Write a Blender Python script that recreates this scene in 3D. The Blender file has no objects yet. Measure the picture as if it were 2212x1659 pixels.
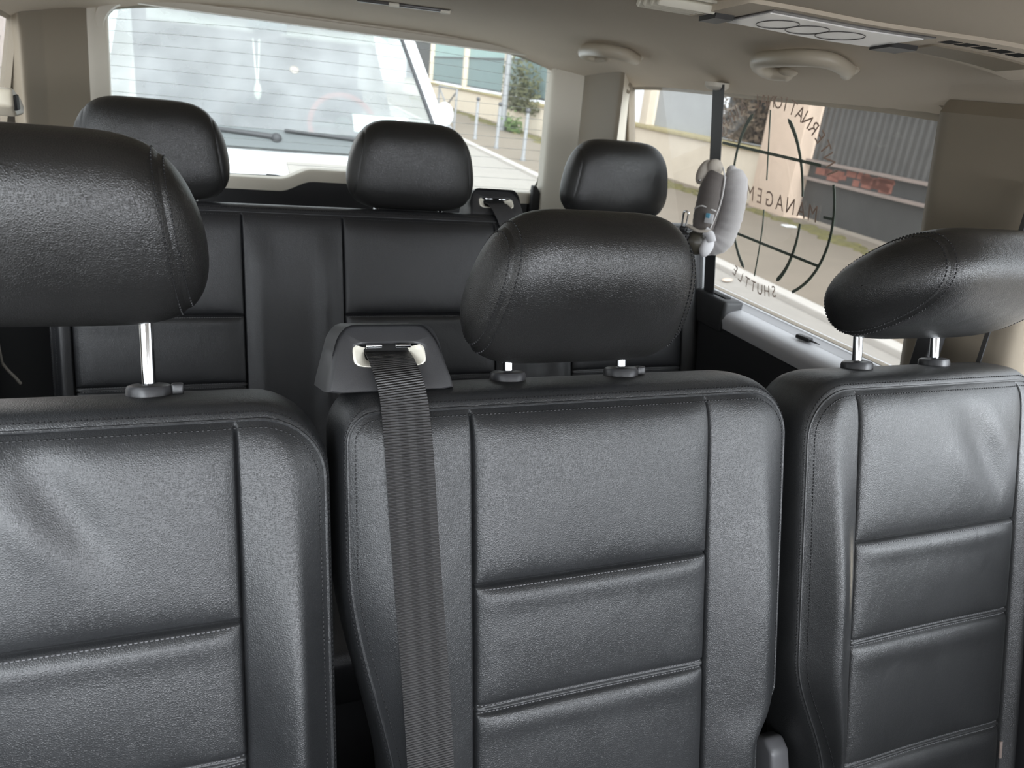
import bpy, bmesh, math, random
from mathutils import Vector, Matrix
random.seed(4)
SC = bpy.context.scene
COL = SC.collection
PI = math.pi

# ------------------------------------------------------------------ materials
def lin(c):
    c /= 255.0
    return c / 12.92 if c <= 0.04045 else ((c + 0.055) / 1.055) ** 2.4
def rgb(r, g, b):
    return (lin(r), lin(g), lin(b), 1.0)

def new_mat(name):
    m = bpy.data.materials.new(name)
    m.use_nodes = True
    nt = m.node_tree
    return m, nt, nt.nodes['Principled BSDF']

def simple(name, col, rough=0.5, metal=0.0, spec=0.5, noise=0.0, nscale=40.0, bump=0.0, bscale=400.0, sheen=0.0):
    m, nt, b = new_mat(name)
    b.inputs['Base Color'].default_value = col
    b.inputs['Roughness'].default_value = rough
    b.inputs['Metallic'].default_value = metal
    b.inputs['Specular IOR Level'].default_value = spec
    if sheen:
        b.inputs['Sheen Weight'].default_value = sheen
    tc = nt.nodes.new('ShaderNodeTexCoord')
    if noise:
        n = nt.nodes.new('ShaderNodeTexNoise'); n.inputs['Scale'].default_value = nscale; n.inputs['Detail'].default_value = 5
        nt.links.new(tc.outputs['Object'], n.inputs['Vector'])
        mx = nt.nodes.new('ShaderNodeMix'); mx.data_type = 'RGBA'
        mx.inputs[6].default_value = tuple(c * (1 - noise) for c in col[:3]) + (1,)
        mx.inputs[7].default_value = tuple(min(1, c * (1 + noise)) for c in col[:3]) + (1,)
        nt.links.new(n.outputs['Fac'], mx.inputs[0]); nt.links.new(mx.outputs[2], b.inputs['Base Color'])
    if bump:
        n2 = nt.nodes.new('ShaderNodeTexNoise'); n2.inputs['Scale'].default_value = bscale; n2.inputs['Detail'].default_value = 3
        nt.links.new(tc.outputs['Object'], n2.inputs['Vector'])
        bp = nt.nodes.new('ShaderNodeBump'); bp.inputs['Strength'].default_value = bump; bp.inputs['Distance'].default_value = 0.001
        nt.links.new(n2.outputs['Fac'], bp.inputs['Height']); nt.links.new(bp.outputs['Normal'], b.inputs['Normal'])
    return m

def leather(name, col, rough=0.42, grain=520.0, strength=0.42, wrinkle=0.3, scuff=None):
    m, nt, b = new_mat(name)
    N = nt.nodes.new; L = nt.links.new
    b.inputs['Specular IOR Level'].default_value = 0.66
    tc = N('ShaderNodeTexCoord')
    # colour: black dye with slight wear
    nz = N('ShaderNodeTexNoise'); nz.inputs['Scale'].default_value = 14; nz.inputs['Detail'].default_value = 6
    L(tc.outputs['Object'], nz.inputs['Vector'])
    mx = N('ShaderNodeMix'); mx.data_type = 'RGBA'
    mx.inputs[6].default_value = tuple(c * 0.8 for c in col[:3]) + (1,)
    mx.inputs[7].default_value = tuple(c * 1.25 for c in col[:3]) + (1,)
    L(nz.outputs['Fac'], mx.inputs[0]); L(mx.outputs[2], b.inputs['Base Color'])
    if scuff:       # a worn patch where the dye has rubbed off: (x, z, half width, half height)
        sep = N('ShaderNodeSeparateXYZ'); L(tc.outputs['Object'], sep.inputs[0])
        msk = None
        for ax_, c_, h_ in (('X', scuff[0], scuff[2]), ('Z', scuff[1], scuff[3])):
            sb_ = N('ShaderNodeMath'); sb_.operation = 'SUBTRACT'; sb_.inputs[1].default_value = c_; L(sep.outputs[ax_], sb_.inputs[0])
            ab_ = N('ShaderNodeMath'); ab_.operation = 'ABSOLUTE'; L(sb_.outputs[0], ab_.inputs[0])
            rm_ = N('ShaderNodeMapRange'); rm_.interpolation_type = 'SMOOTHSTEP'; rm_.inputs[1].default_value = 0; rm_.inputs[2].default_value = h_; rm_.inputs[3].default_value = 1; rm_.inputs[4].default_value = 0
            L(ab_.outputs[0], rm_.inputs[0])
            if msk is None: msk = rm_
            else:
                ml_ = N('ShaderNodeMath'); ml_.operation = 'MULTIPLY'; L(msk.outputs[0], ml_.inputs[0]); L(rm_.outputs[0], ml_.inputs[1]); msk = ml_
        n3 = N('ShaderNodeTexNoise'); n3.inputs['Scale'].default_value = 260; n3.inputs['Detail'].default_value = 6; L(tc.outputs['Object'], n3.inputs['Vector'])
        ml_ = N('ShaderNodeMath'); ml_.operation = 'MULTIPLY'; L(msk.outputs[0], ml_.inputs[0]); L(n3.outputs['Fac'], ml_.inputs[1])
        m3 = N('ShaderNodeMix'); m3.data_type = 'RGBA'; m3.inputs[7].default_value = (0.30, 0.26, 0.20, 1)
        L(ml_.outputs[0], m3.inputs[0]); L(mx.outputs[2], m3.inputs[6]); L(m3.outputs[2], b.inputs['Base Color'])
    # pebble grain
    dn = N('ShaderNodeTexNoise'); dn.inputs['Scale'].default_value = 300; L(tc.outputs['Object'], dn.inputs['Vector'])
    ad = N('ShaderNodeMix'); ad.data_type = 'VECTOR'; ad.inputs[0].default_value = 0.0025
    L(tc.outputs['Object'], ad.inputs[4]); L(dn.outputs['Color'], ad.inputs[5])
    vo = N('ShaderNodeTexVoronoi'); vo.feature = 'DISTANCE_TO_EDGE'; vo.inputs['Scale'].default_value = grain
    L(ad.outputs[1], vo.inputs['Vector'])
    rm = N('ShaderNodeMapRange'); rm.inputs[1].default_value = 0.0; rm.inputs[2].default_value = 0.35
    L(vo.outputs['Distance'], rm.inputs[0])
    bp = N('ShaderNodeBump'); bp.inputs['Strength'].default_value = strength; bp.inputs['Distance'].default_value = 0.00035
    L(rm.outputs[0], bp.inputs['Height'])
    # broad soft wrinkles
    w = N('ShaderNodeTexNoise'); w.inputs['Scale'].default_value = 22; w.inputs['Detail'].default_value = 3; w.inputs['Distortion'].default_value = 0.6
    mp = N('ShaderNodeMapping'); mp.inputs['Scale'].default_value = (1.0, 1.0, 0.55); mp.inputs['Rotation'].default_value = (0, 0.7, 0)
    L(tc.outputs['Object'], mp.inputs['Vector']); L(mp.outputs['Vector'], w.inputs['Vector'])
    bp2 = N('ShaderNodeBump'); bp2.inputs['Strength'].default_value = wrinkle; bp2.inputs['Distance'].default_value = 0.004
    L(w.outputs['Fac'], bp2.inputs['Height']); L(bp.outputs['Normal'], bp2.inputs['Normal'])
    L(bp2.outputs['Normal'], b.inputs['Normal'])
    rr = N('ShaderNodeMapRange'); rr.inputs[3].default_value = rough - 0.05; rr.inputs[4].default_value = rough + 0.1
    L(nz.outputs['Fac'], rr.inputs[0]); L(rr.outputs[0], b.inputs['Roughness'])
    return m

def webbing(name, col):
    m, nt, b = new_mat(name)
    N = nt.nodes.new; L = nt.links.new
    uv = N('ShaderNodeUVMap'); uv.uv_map = 'UVMap'
    sp = N('ShaderNodeSeparateXYZ'); L(uv.outputs['UV'], sp.inputs[0])
    ml = N('ShaderNodeMath'); ml.operation = 'MULTIPLY'; ml.inputs[1].default_value = 2 * PI / 0.0027; L(sp.outputs['Y'], ml.inputs[0])
    sn = N('ShaderNodeMath'); sn.operation = 'SINE'; L(ml.outputs[0], sn.inputs[0])
    # lengthwise woven bands
    m2 = N('ShaderNodeMath'); m2.operation = 'MULTIPLY'; m2.inputs[1].default_value = 2 * PI / 0.016; L(sp.outputs['X'], m2.inputs[0])
    s2 = N('ShaderNodeMath'); s2.operation = 'SINE'; L(m2.outputs[0], s2.inputs[0])
    st = N('ShaderNodeMapRange'); st.inputs[1].default_value = -0.2; st.inputs[2].default_value = 0.2; st.inputs[3].default_value = 0.82; st.inputs[4].default_value = 1.25
    L(s2.outputs[0], st.inputs[0])
    rg = N('ShaderNodeMapRange'); rg.inputs[1].default_value = -1; rg.inputs[2].default_value = 1; rg.inputs[3].default_value = 0.45; rg.inputs[4].default_value = 1.3
    L(sn.outputs[0], rg.inputs[0])
    pr = N('ShaderNodeMath'); pr.operation = 'MULTIPLY'; L(st.outputs[0], pr.inputs[0]); L(rg.outputs[0], pr.inputs[1])
    vm = N('ShaderNodeVectorMath'); vm.operation = 'SCALE'; vm.inputs[0].default_value = col[:3]; L(pr.outputs[0], vm.inputs['Scale'])
    L(vm.outputs[0], b.inputs['Base Color'])
    bp = N('ShaderNodeBump'); bp.inputs['Strength'].default_value = 0.7; bp.inputs['Distance'].default_value = 0.0006
    L(sn.outputs[0], bp.inputs['Height']); L(bp.outputs['Normal'], b.inputs['Normal'])
    b.inputs['Roughness'].default_value = 0.36
    return m

def glass(name, tint, gloss=0.06, haze=0.0, hazecol=(0.8, 0.85, 0.83, 1), rough=0.02):
    m = bpy.data.materials.new(name); m.use_nodes = True
    nt = m.node_tree; nt.nodes.clear()
    N = nt.nodes.new; L = nt.links.new
    out = N('ShaderNodeOutputMaterial')
    tr = N('ShaderNodeBsdfTransparent'); tr.inputs[0].default_value = tint
    gl = N('ShaderNodeBsdfGlossy'); gl.inputs['Roughness'].default_value = rough
    fr = N('ShaderNodeLayerWeight'); fr.inputs[0].default_value = 0.5
    pw_ = N('ShaderNodeMath'); pw_.operation = 'POWER'; pw_.inputs[1].default_value = 5.0; L(fr.outputs['Facing'], pw_.inputs[0])
    fm = N('ShaderNodeMath'); fm.operation = 'MULTIPLY_ADD'; fm.inputs[1].default_value = 0.6; fm.inputs[2].default_value = gloss
    L(pw_.outputs[0], fm.inputs[0])
    mx = N('ShaderNodeMixShader'); L(fm.outputs[0], mx.inputs[0]); L(tr.outputs[0], mx.inputs[1]); L(gl.outputs[0], mx.inputs[2])
    last = mx
    if haze:
        # dust film on the pane; on the van windscreen, painted milky sky reflection
        tc = N('ShaderNodeTexCoord'); nz = N('ShaderNodeTexNoise'); nz.inputs['Scale'].default_value = 3.0; nz.inputs['Detail'].default_value = 5
        L(tc.outputs['Object'], nz.inputs['Vector'])
        mr = N('ShaderNodeMapRange'); mr.inputs[1].default_value = 0.3; mr.inputs[2].default_value = 0.7
        mr.inputs[3].default_value = haze * 0.6; mr.inputs[4].default_value = haze * 1.4
        L(nz.outputs['Fac'], mr.inputs[0])
        df = N('ShaderNodeBsdfDiffuse'); df.inputs[0].default_value = hazecol
        tl = N('ShaderNodeBsdfTranslucent'); tl.inputs[0].default_value = hazecol
        ms = N('ShaderNodeMixShader'); ms.inputs[0].default_value = 0.3; L(df.outputs[0], ms.inputs[1]); L(tl.outputs[0], ms.inputs[2])
        m2 = N('ShaderNodeMixShader'); L(mr.outputs[0], m2.inputs[0]); L(mx.outputs[0], m2.inputs[1]); L(ms.outputs[0], m2.inputs[2])
        last = m2
    L(last.outputs[0], out.inputs[0])
    return m

M = {}
M['leather'] = leather('black_leather', (0.016, 0.0168, 0.018, 1), 0.38)
M['leather_worn'] = leather('black_leather_worn', (0.016, 0.0165, 0.017, 1), 0.38, scuff=(-0.153, 0.755, 0.011, 0.065))
M['leather_rear'] = leather('black_leather_rear', (0.019, 0.0195, 0.0215, 1), 0.38, wrinkle=0.25)
M['leather_head'] = leather('headrest_leather', (0.012, 0.0118, 0.0115, 1), 0.34, wrinkle=0.3)
M['thread'] = simple('black_thread', (0.008, 0.008, 0.009, 1), 0.6)
M['thread_glint'] = simple('glint_thread', (0.12, 0.12, 0.125, 1), 0.5)  # glints on the cross-seam stitches painted in as a lighter grey
M['webbing'] = webbing('seat_belt_webbing', (0.030, 0.029, 0.029, 1))
M['webbing_plain'] = simple('belt_webbing_plain', (0.045, 0.045, 0.048, 1), 0.6, bump=0.2, bscale=900)
M['chrome'] = simple('chrome', (0.62, 0.63, 0.64, 1), 0.1, 1.0)
M['black_plastic'] = simple('black_plastic', (0.042, 0.042, 0.044, 1), 0.45, bump=0.25, bscale=1500, noise=0.25, nscale=30)
M['collar'] = simple('collar_plastic', (0.030, 0.030, 0.032, 1), 0.36)
M['dark'] = simple('dark_void_plastic', (0.006, 0.006, 0.006, 1), 0.7)
M['cream'] = simple('cream_plastic', rgb(226, 222, 208), 0.4)
M['headliner'] = simple('headliner_cloth', rgb(203, 192, 176), 0.9, bump=0.3, bscale=900, spec=0.15, noise=0.02, nscale=8)
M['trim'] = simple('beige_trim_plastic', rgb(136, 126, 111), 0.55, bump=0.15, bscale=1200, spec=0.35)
M['trim_light'] = simple('pale_and_lit_trim', rgb(206, 200, 187), 0.5, bump=0.1, bscale=1200, spec=0.35)
M['handle'] = simple('handle_plastic', rgb(184, 175, 158), 0.38, bump=0.1, bscale=1500)
M['sill'] = simple('lit_sill_plastic', (0.52, 0.52, 0.54, 1), 0.35)  # window light on the dark grey ledge painted in as pale grey
M['pivot'] = simple('grey_pivot_plastic', (0.10, 0.10, 0.105, 1), 0.4)
M['bolster'] = simple('lit_bolster_grey', (0.46, 0.47, 0.48, 1), 0.35)  # window light on the rounded bench end painted in as pale grey
M['lower'] = simple('black_side_trim', (0.022, 0.022, 0.024, 1), 0.5, bump=0.15, bscale=900)
M['carpet'] = simple('dark_carpet', (0.02, 0.02, 0.021, 1), 0.95, bump=0.6, bscale=600)
M['glass_rear'] = glass('rear_glass', (0.53, 0.555, 0.54, 1), 0.04, 0.04)
M['glass_side'] = glass('side_glass', (0.42, 0.43, 0.42, 1), 0.035, 0.03, (0.75, 0.72, 0.68, 1))
M['glass_front'] = glass('front_glass', (0.95, 0.97, 0.96, 1), 0.04)
M['heater'] = simple('heater_wire', (0.42, 0.44, 0.44, 1), 0.5)
M['decal_dark'] = simple('decal_dark_green', rgb(76, 86, 74), 0.5)
M['decal_brown'] = simple('decal_brown', rgb(170, 146, 130), 0.5)
M['pillow'] = simple('grey_plush', rgb(162, 158, 157), 0.95, bump=0.5, bscale=500, sheen=0.4, spec=0.2)
M['pillow_dark'] = simple('dark_plush', rgb(104, 98, 95), 0.9, bump=0.5, bscale=500, sheen=0.3, spec=0.2)
M['pillow_beige'] = simple('beige_plush', rgb(168, 160, 150), 0.9, spec=0.2)
M['pocket'] = simple('shiny_pocket_cloth', rgb(70, 66, 58), 0.35)
M['white_cloth'] = simple('white_cloth', rgb(205, 203, 205), 0.8)
M['piping_white'] = simple('pale_piping', rgb(205, 202, 200), 0.7)
M['blue'] = simple('blue_print', rgb(90, 150, 175), 0.7)
M['lamp_lens'] = simple('clear_lamp_lens', rgb(246, 244, 242), 0.2)
M['lens_dark'] = simple('lens_edge', rgb(70, 66, 64), 0.3)
M['switch'] = simple('black_switch', (0.01, 0.01, 0.011, 1), 0.4)
# street
M['asphalt'] = simple('road_asphalt', rgb(143, 137, 129), 0.9, noise=0.12, nscale=6, bump=0.3, bscale=60)
M['pave'] = simple('sidewalk_asphalt', rgb(118, 107, 93), 0.95, noise=0.14, nscale=2, bump=0.3, bscale=40)
M['kerb'] = simple('kerb_stone', rgb(172, 166, 158), 0.85, noise=0.08, nscale=8)
M['stone'] = simple('cream_wall_render', rgb(214, 201, 182), 0.9, noise=0.1, nscale=3, bump=0.3, bscale=30)
M['stone_pink'] = simple('pink_stone_pillar', rgb(206, 184, 164), 0.9, noise=0.1, nscale=4, bump=0.3, bscale=30)
M['coping'] = simple('mossy_coping', rgb(160, 148, 110), 0.95, noise=0.3, nscale=5)
M['moss'] = simple('moss', rgb(96, 90, 52), 1.0, noise=0.5, nscale=9)
M['leaf'] = simple('weed_leaf', rgb(84, 102, 56), 0.8, noise=0.35, nscale=6)
M['ivy'] = simple('ivy_leaf', rgb(92, 92, 62), 0.8, noise=0.4, nscale=6)
M['panel_blue'] = simple('pale_teal_fence_panel', rgb(150, 176, 172), 0.6, noise=0.1, nscale=2)
M['panel_slate'] = simple('slate_fence_panel', rgb(118, 138, 138), 0.6, noise=0.1, nscale=2)
M['sheet'] = simple('grey_sheet_fence', rgb(160, 162, 162), 0.6, noise=0.08, nscale=3)
M['corrug'] = simple('dark_corrugated_sheet', rgb(76, 74, 71), 0.6, noise=0.25, nscale=5)
M['corrug_low'] = simple('dark_gate_sheet', rgb(60, 60, 58), 0.6, noise=0.3, nscale=4)
M['rail'] = simple('rusty_rail', rgb(138, 124, 116), 0.7, noise=0.25, nscale=10)
M['redpaint'] = simple('red_spray_paint', rgb(142, 92, 78), 0.8, noise=0.3, nscale=12)
M['steel'] = simple('grey_painted_steel', rgb(122, 122, 122), 0.5)
M['steel_dark'] = simple('dark_painted_steel', rgb(70, 70, 72), 0.5)
M['van_white'] = simple('white_van_paint', rgb(238, 240, 240), 0.25)
M['rubber'] = simple('black_rubber', (0.03, 0.03, 0.032, 1), 0.6)
M['wind'] = glass('van_windshield_glass', (0.80, 0.88, 0.86, 1), 0.10, 0.42, (0.42, 0.43, 0.43, 1), 0.05)  # diffuse film stands in for the milky sky reflection
M['dash'] = simple('van_dashboard', (0.10, 0.11, 0.11, 1), 0.7)
M['vseat'] = simple('van_seat_cloth', (0.06, 0.06, 0.075, 1), 0.8)
M['plate_grey'] = simple('pale_grey_panel', rgb(146, 141, 134), 0.6, noise=0.1, nscale=20)
M['paper'] = simple('white_paper', rgb(240, 242, 240), 0.8)
M['red'] = simple('red_cloth', rgb(150, 80, 76), 0.8)
M['facade'] = simple('pale_pink_facade', rgb(226, 214, 208), 0.9, noise=0.04, nscale=1)
M['facade_dark'] = simple('grey_louvre', rgb(150, 144, 142), 0.8)
M['bush'] = simple('dry_bush', rgb(104, 88, 70), 0.9, noise=0.4, nscale=6)

# ------------------------------------------------------------------ mesh helpers
BASE = {}
class MB:
    def __init__(s):
        s.v = []; s.f = []; s.uv = {}
    def add(s, vs, fs):
        o = len(s.v); s.v += [tuple(p) for p in vs]; s.f += [tuple(i + o for i in f) for f in fs]
        return o
    def grid(s, rows, closeu=False, closev=False, flip=False):
        nv = len(rows); nu = len(rows[0]); o = len(s.v)
        for r in rows: s.v += [tuple(p) for p in r]
        for j in range(nv if closev else nv - 1):
            for i in range(nu if closeu else nu - 1):
                a = o + j * nu + i; b = o + j * nu + (i + 1) % nu
                c = o + ((j + 1) % nv) * nu + (i + 1) % nu; d = o + ((j + 1) % nv) * nu + i
                s.f.append((a, d, c, b) if flip else (a, b, c, d))
        return o
    def fan(s, loop, flip=False):
        n = len(loop); c = tuple(sum(p[k] for p in loop) / n for k in range(3))
        o = len(s.v); s.v += [tuple(p) for p in loop] + [c]
        for i in range(n):
            j = (i + 1) % n
            s.f.append((o + j, o + i, o + n) if flip else (o + i, o + j, o + n))
    def box(s, c, size, rot=None, bev=0.0):
        bm = bmesh.new(); bmesh.ops.create_cube(bm, size=1.0)
        for v in bm.verts: v.co = Vector((v.co.x * size[0], v.co.y * size[1], v.co.z * size[2]))
        if bev: bmesh.ops.bevel(bm, geom=list(bm.edges), offset=bev, segments=3, profile=0.5, affect='EDGES')
        mt = Matrix.Translation(c) @ (rot.to_4x4() if rot is not None else Matrix.Identity(4))
        bm.verts.index_update()
        s.add([mt @ v.co for v in bm.verts], [[v.index for v in f.verts] for f in bm.faces]); bm.free()
    def prism(s, poly, ax, a, b, bev=0.0):
        """poly: 2D points in the two axes other than ax, extruded from a to b"""
        idx = [k for k in range(3) if k != ax]
        bm = bmesh.new()
        def P(p, t):
            q = [0, 0, 0]; q[idx[0]] = p[0]; q[idx[1]] = p[1]; q[ax] = t; return q
        lo = [bm.verts.new(P(p, a)) for p in poly]; hi = [bm.verts.new(P(p, b)) for p in poly]
        n = len(poly)
        bm.faces.new(lo); bm.faces.new(hi[::-1])
        for i in range(n): bm.faces.new((lo[i], hi[i], hi[(i + 1) % n], lo[(i + 1) % n]))
        bmesh.ops.recalc_face_normals(bm, faces=bm.faces)
        if bev: bmesh.ops.bevel(bm, geom=list(bm.edges), offset=bev, segments=3, profile=0.5, affect='EDGES')
        bm.verts.index_update()
        s.add([v.co.copy() for v in bm.verts], [[v.index for v in f.verts] for f in bm.faces]); bm.free()
    def tube(s, pts, r, n=10, cap=True, rads=None, squash=None):
        P = [Vector(p) for p in pts]; rows = []
        T = []
        for i in range(len(P)):
            t = P[min(i + 1, len(P) - 1)] - P[max(i - 1, 0)]
            T.append(t.normalized() if t.length > 1e-9 else Vector((0, 0, 1)))
        up = Vector((0, 0, 1)) if abs(T[0].z) < 0.9 else Vector((1, 0, 0))
        nrm = (up - T[0] * up.dot(T[0])).normalized()
        for i, p in enumerate(P):
            nrm = (nrm - T[i] * nrm.dot(T[i])).normalized()
            bn = T[i].cross(nrm)
            rr = rads[i] if rads else r
            a1, a2 = (rr, rr) if squash is None else (rr * squash[0], rr * squash[1])
            rows.append([p + nrm * (a1 * math.cos(2 * PI * k / n)) + bn * (a2 * math.sin(2 * PI * k / n)) for k in range(n)])
        s.grid(rows, closeu=True)
        if cap:
            s.fan(rows[0], flip=True); s.fan(rows[-1])
    def lathe(s, prof, c=(0, 0, 0), axis=(0, 0, 1), n=24):
        z = Vector(axis).normalized(); x = z.orthogonal().normalized(); y = z.cross(x); c = Vector(c)
        rows = [[c + z * h + (x * math.cos(2 * PI * k / n) + y * math.sin(2 * PI * k / n)) * r for k in range(n)] for r, h in prof]
        s.grid(rows, closeu=True)
    def ball(s, c, r, nu=16, nv=10, rot=None):
        c = Vector(c)
        R = (r, r, r) if not hasattr(r, '__len__') else r
        rows = []
        for j in range(nv + 1):
            th = PI * j / nv
            row = []
            for i in range(nu):
                ph = 2 * PI * i / nu
                p = Vector((R[0] * math.sin(th) * math.cos(ph), R[1] * math.sin(th) * math.sin(ph), R[2] * math.cos(th)))
                row.append(c + (rot @ p if rot is not None else p))
            rows.append(row)
        s.grid(rows, closeu=True)
    def build(s, name, mat, parent=None, loc=None, smooth=True, uvs=None, angle=40):
        if loc is None:
            loc = BASE[parent.name] if parent is not None else Vector((0, 0, 0))
        loc = Vector(loc)
        me = bpy.data.meshes.new(name)
        me.from_pydata([(p[0] - loc.x, p[1] - loc.y, p[2] - loc.z) for p in s.v], [], s.f)
        if uvs:
            ul = me.uv_layers.new(name='UVMap')
            for l in me.loops: ul.data[l.index].uv = uvs[l.vertex_index]
        bm = bmesh.new(); bm.from_mesh(me)
        bmesh.ops.remove_doubles(bm, verts=bm.verts, dist=1e-6)
        bmesh.ops.recalc_face_normals(bm, faces=bm.faces)
        bm.to_mesh(me); bm.free()
        me.materials.append(mat)
        o = bpy.data.objects.new(name, me); COL.objects.link(o)
        if parent is not None:
            o.parent = parent
            pl = BASE[parent.name]
            o.location = loc - pl
        else:
            o.location = loc
        BASE[o.name] = loc
        if smooth:
            me.polygons.foreach_set('use_smooth', [True] * len(me.polygons))
            try: me.set_sharp_from_angle(angle=math.radians(angle))
            except Exception: pass
        return o

def tag(o, label, cat, group=None, kind=None):
    o['label'] = label; o['category'] = cat
    if group: o['group'] = group
    if kind: o['kind'] = kind
    return o
def thing(name, loc, label, cat, group=None):
    o = bpy.data.objects.new(name, None); COL.objects.link(o); o.location = loc; o.empty_display_size = 0.05
    BASE[o.name] = Vector(loc)
    return tag(o, label, cat, group)
def struct(o):
    o['kind'] = 'structure'; return o
def sstep(a, b, x):
    t = max(0.0, min(1.0, (x - a) / (b - a))); return t * t * (3 - 2 * t)
def dense(a, b, n, marks=(), w=0.006):
    xs = [a + (b - a) * i / n for i in range(n + 1)]
    for m in marks:
        for k in (-1.6, -1.0, -0.7, -0.45, -0.3, -0.2, -0.1, -0.05, 0.0, 0.05, 0.1, 0.2, 0.3, 0.45, 0.7, 1.0, 1.6):
            q = m + k * w
            if a < q < b: xs.append(q)
    xs = sorted(xs); out = [xs[0]]
    for x in xs[1:]:
        if x - out[-1] > 0.0004: out.append(x)
    out[-1] = b
    return out
def stitch_mb(pts, nrms, pitch=0.0045, ln=0.003, w=0.0012, h=0.0008):
    """small thread dashes along a polyline"""
    mb = MB(); acc = 0.0; P = [Vector(p) for p in pts]
    nextd = pitch * 0.5
    for i in range(len(P) - 1):
        a, b = P[i], P[i + 1]; L = (b - a).length
        if L < 1e-7: continue
        t = (b - a) / L
        while nextd <= acc + L:
            c = a + t * (nextd - acc); n = Vector(nrms[i]).normalized(); n = (n - t * n.dot(t)).normalized(); s = t.cross(n)
            vs = []
            for k, (x, y) in enumerate(((-1, -1), (1, -1), (1, 1), (-1, 1))): vs.append(c + t * (x * ln / 2) + s * (y * w / 2) - n * 0.0004)
            for k, (x, y) in enumerate(((-.7, -.6), (.7, -.6), (.7, .6), (-.7, .6))): vs.append(c + t * (x * ln / 2) + s * (y * w / 2) + n * h)
            mb.add(vs, [(0, 1, 5, 4), (1, 2, 6, 5), (2, 3, 7, 6), (3, 0, 4, 7), (4, 5, 6, 7)])
            nextd += pitch
        acc += L
    return mb

def smooth_path(P, n=6):
    P = [Vector(p) for p in P]; out = []
    for i in range(len(P) - 1):
        p0 = P[max(0, i - 1)]; p1 = P[i]; p2 = P[i + 1]; p3 = P[min(len(P) - 1, i + 2)]
        for k in range(n):
            t = k / n
            out.append(0.5 * ((2 * p1) + (-p0 + p2) * t + (2 * p0 - 5 * p1 + 4 * p2 - p3) * t * t + (-p0 + 3 * p1 - 3 * p2 + p3) * t ** 3))
    out.append(P[-1]); return out

# ------------------------------------------------------------------ seats
REC = math.radians(16.6)
SN, CS = math.sin(REC), math.cos(REC)
class Frame:
    """seat back frame: x across, d forward of the head-restraint posts, s up along the back"""
    def __init__(f, cx, y0, z0): f.cx, f.y0, f.z0 = cx, y0, z0
    def P(f, x, d, s): return Vector((f.cx + x, f.y0 - d * CS + s * SN, f.z0 + d * SN + s * CS))
    def V(f, x, d, s): return Vector((x, -d * CS + s * SN, d * SN + s * CS))

RINGS = [(0.0, 0.0590), (0.0045, 0.0580), (0.010, 0.0545), (0.015, 0.047), (0.0185, 0.036), (0.0205, 0.020), (0.0215, 0.0), (0.0205, -0.02), (0.016, -0.036), (0.006, -0.046), (-0.012, -0.050)]

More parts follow.
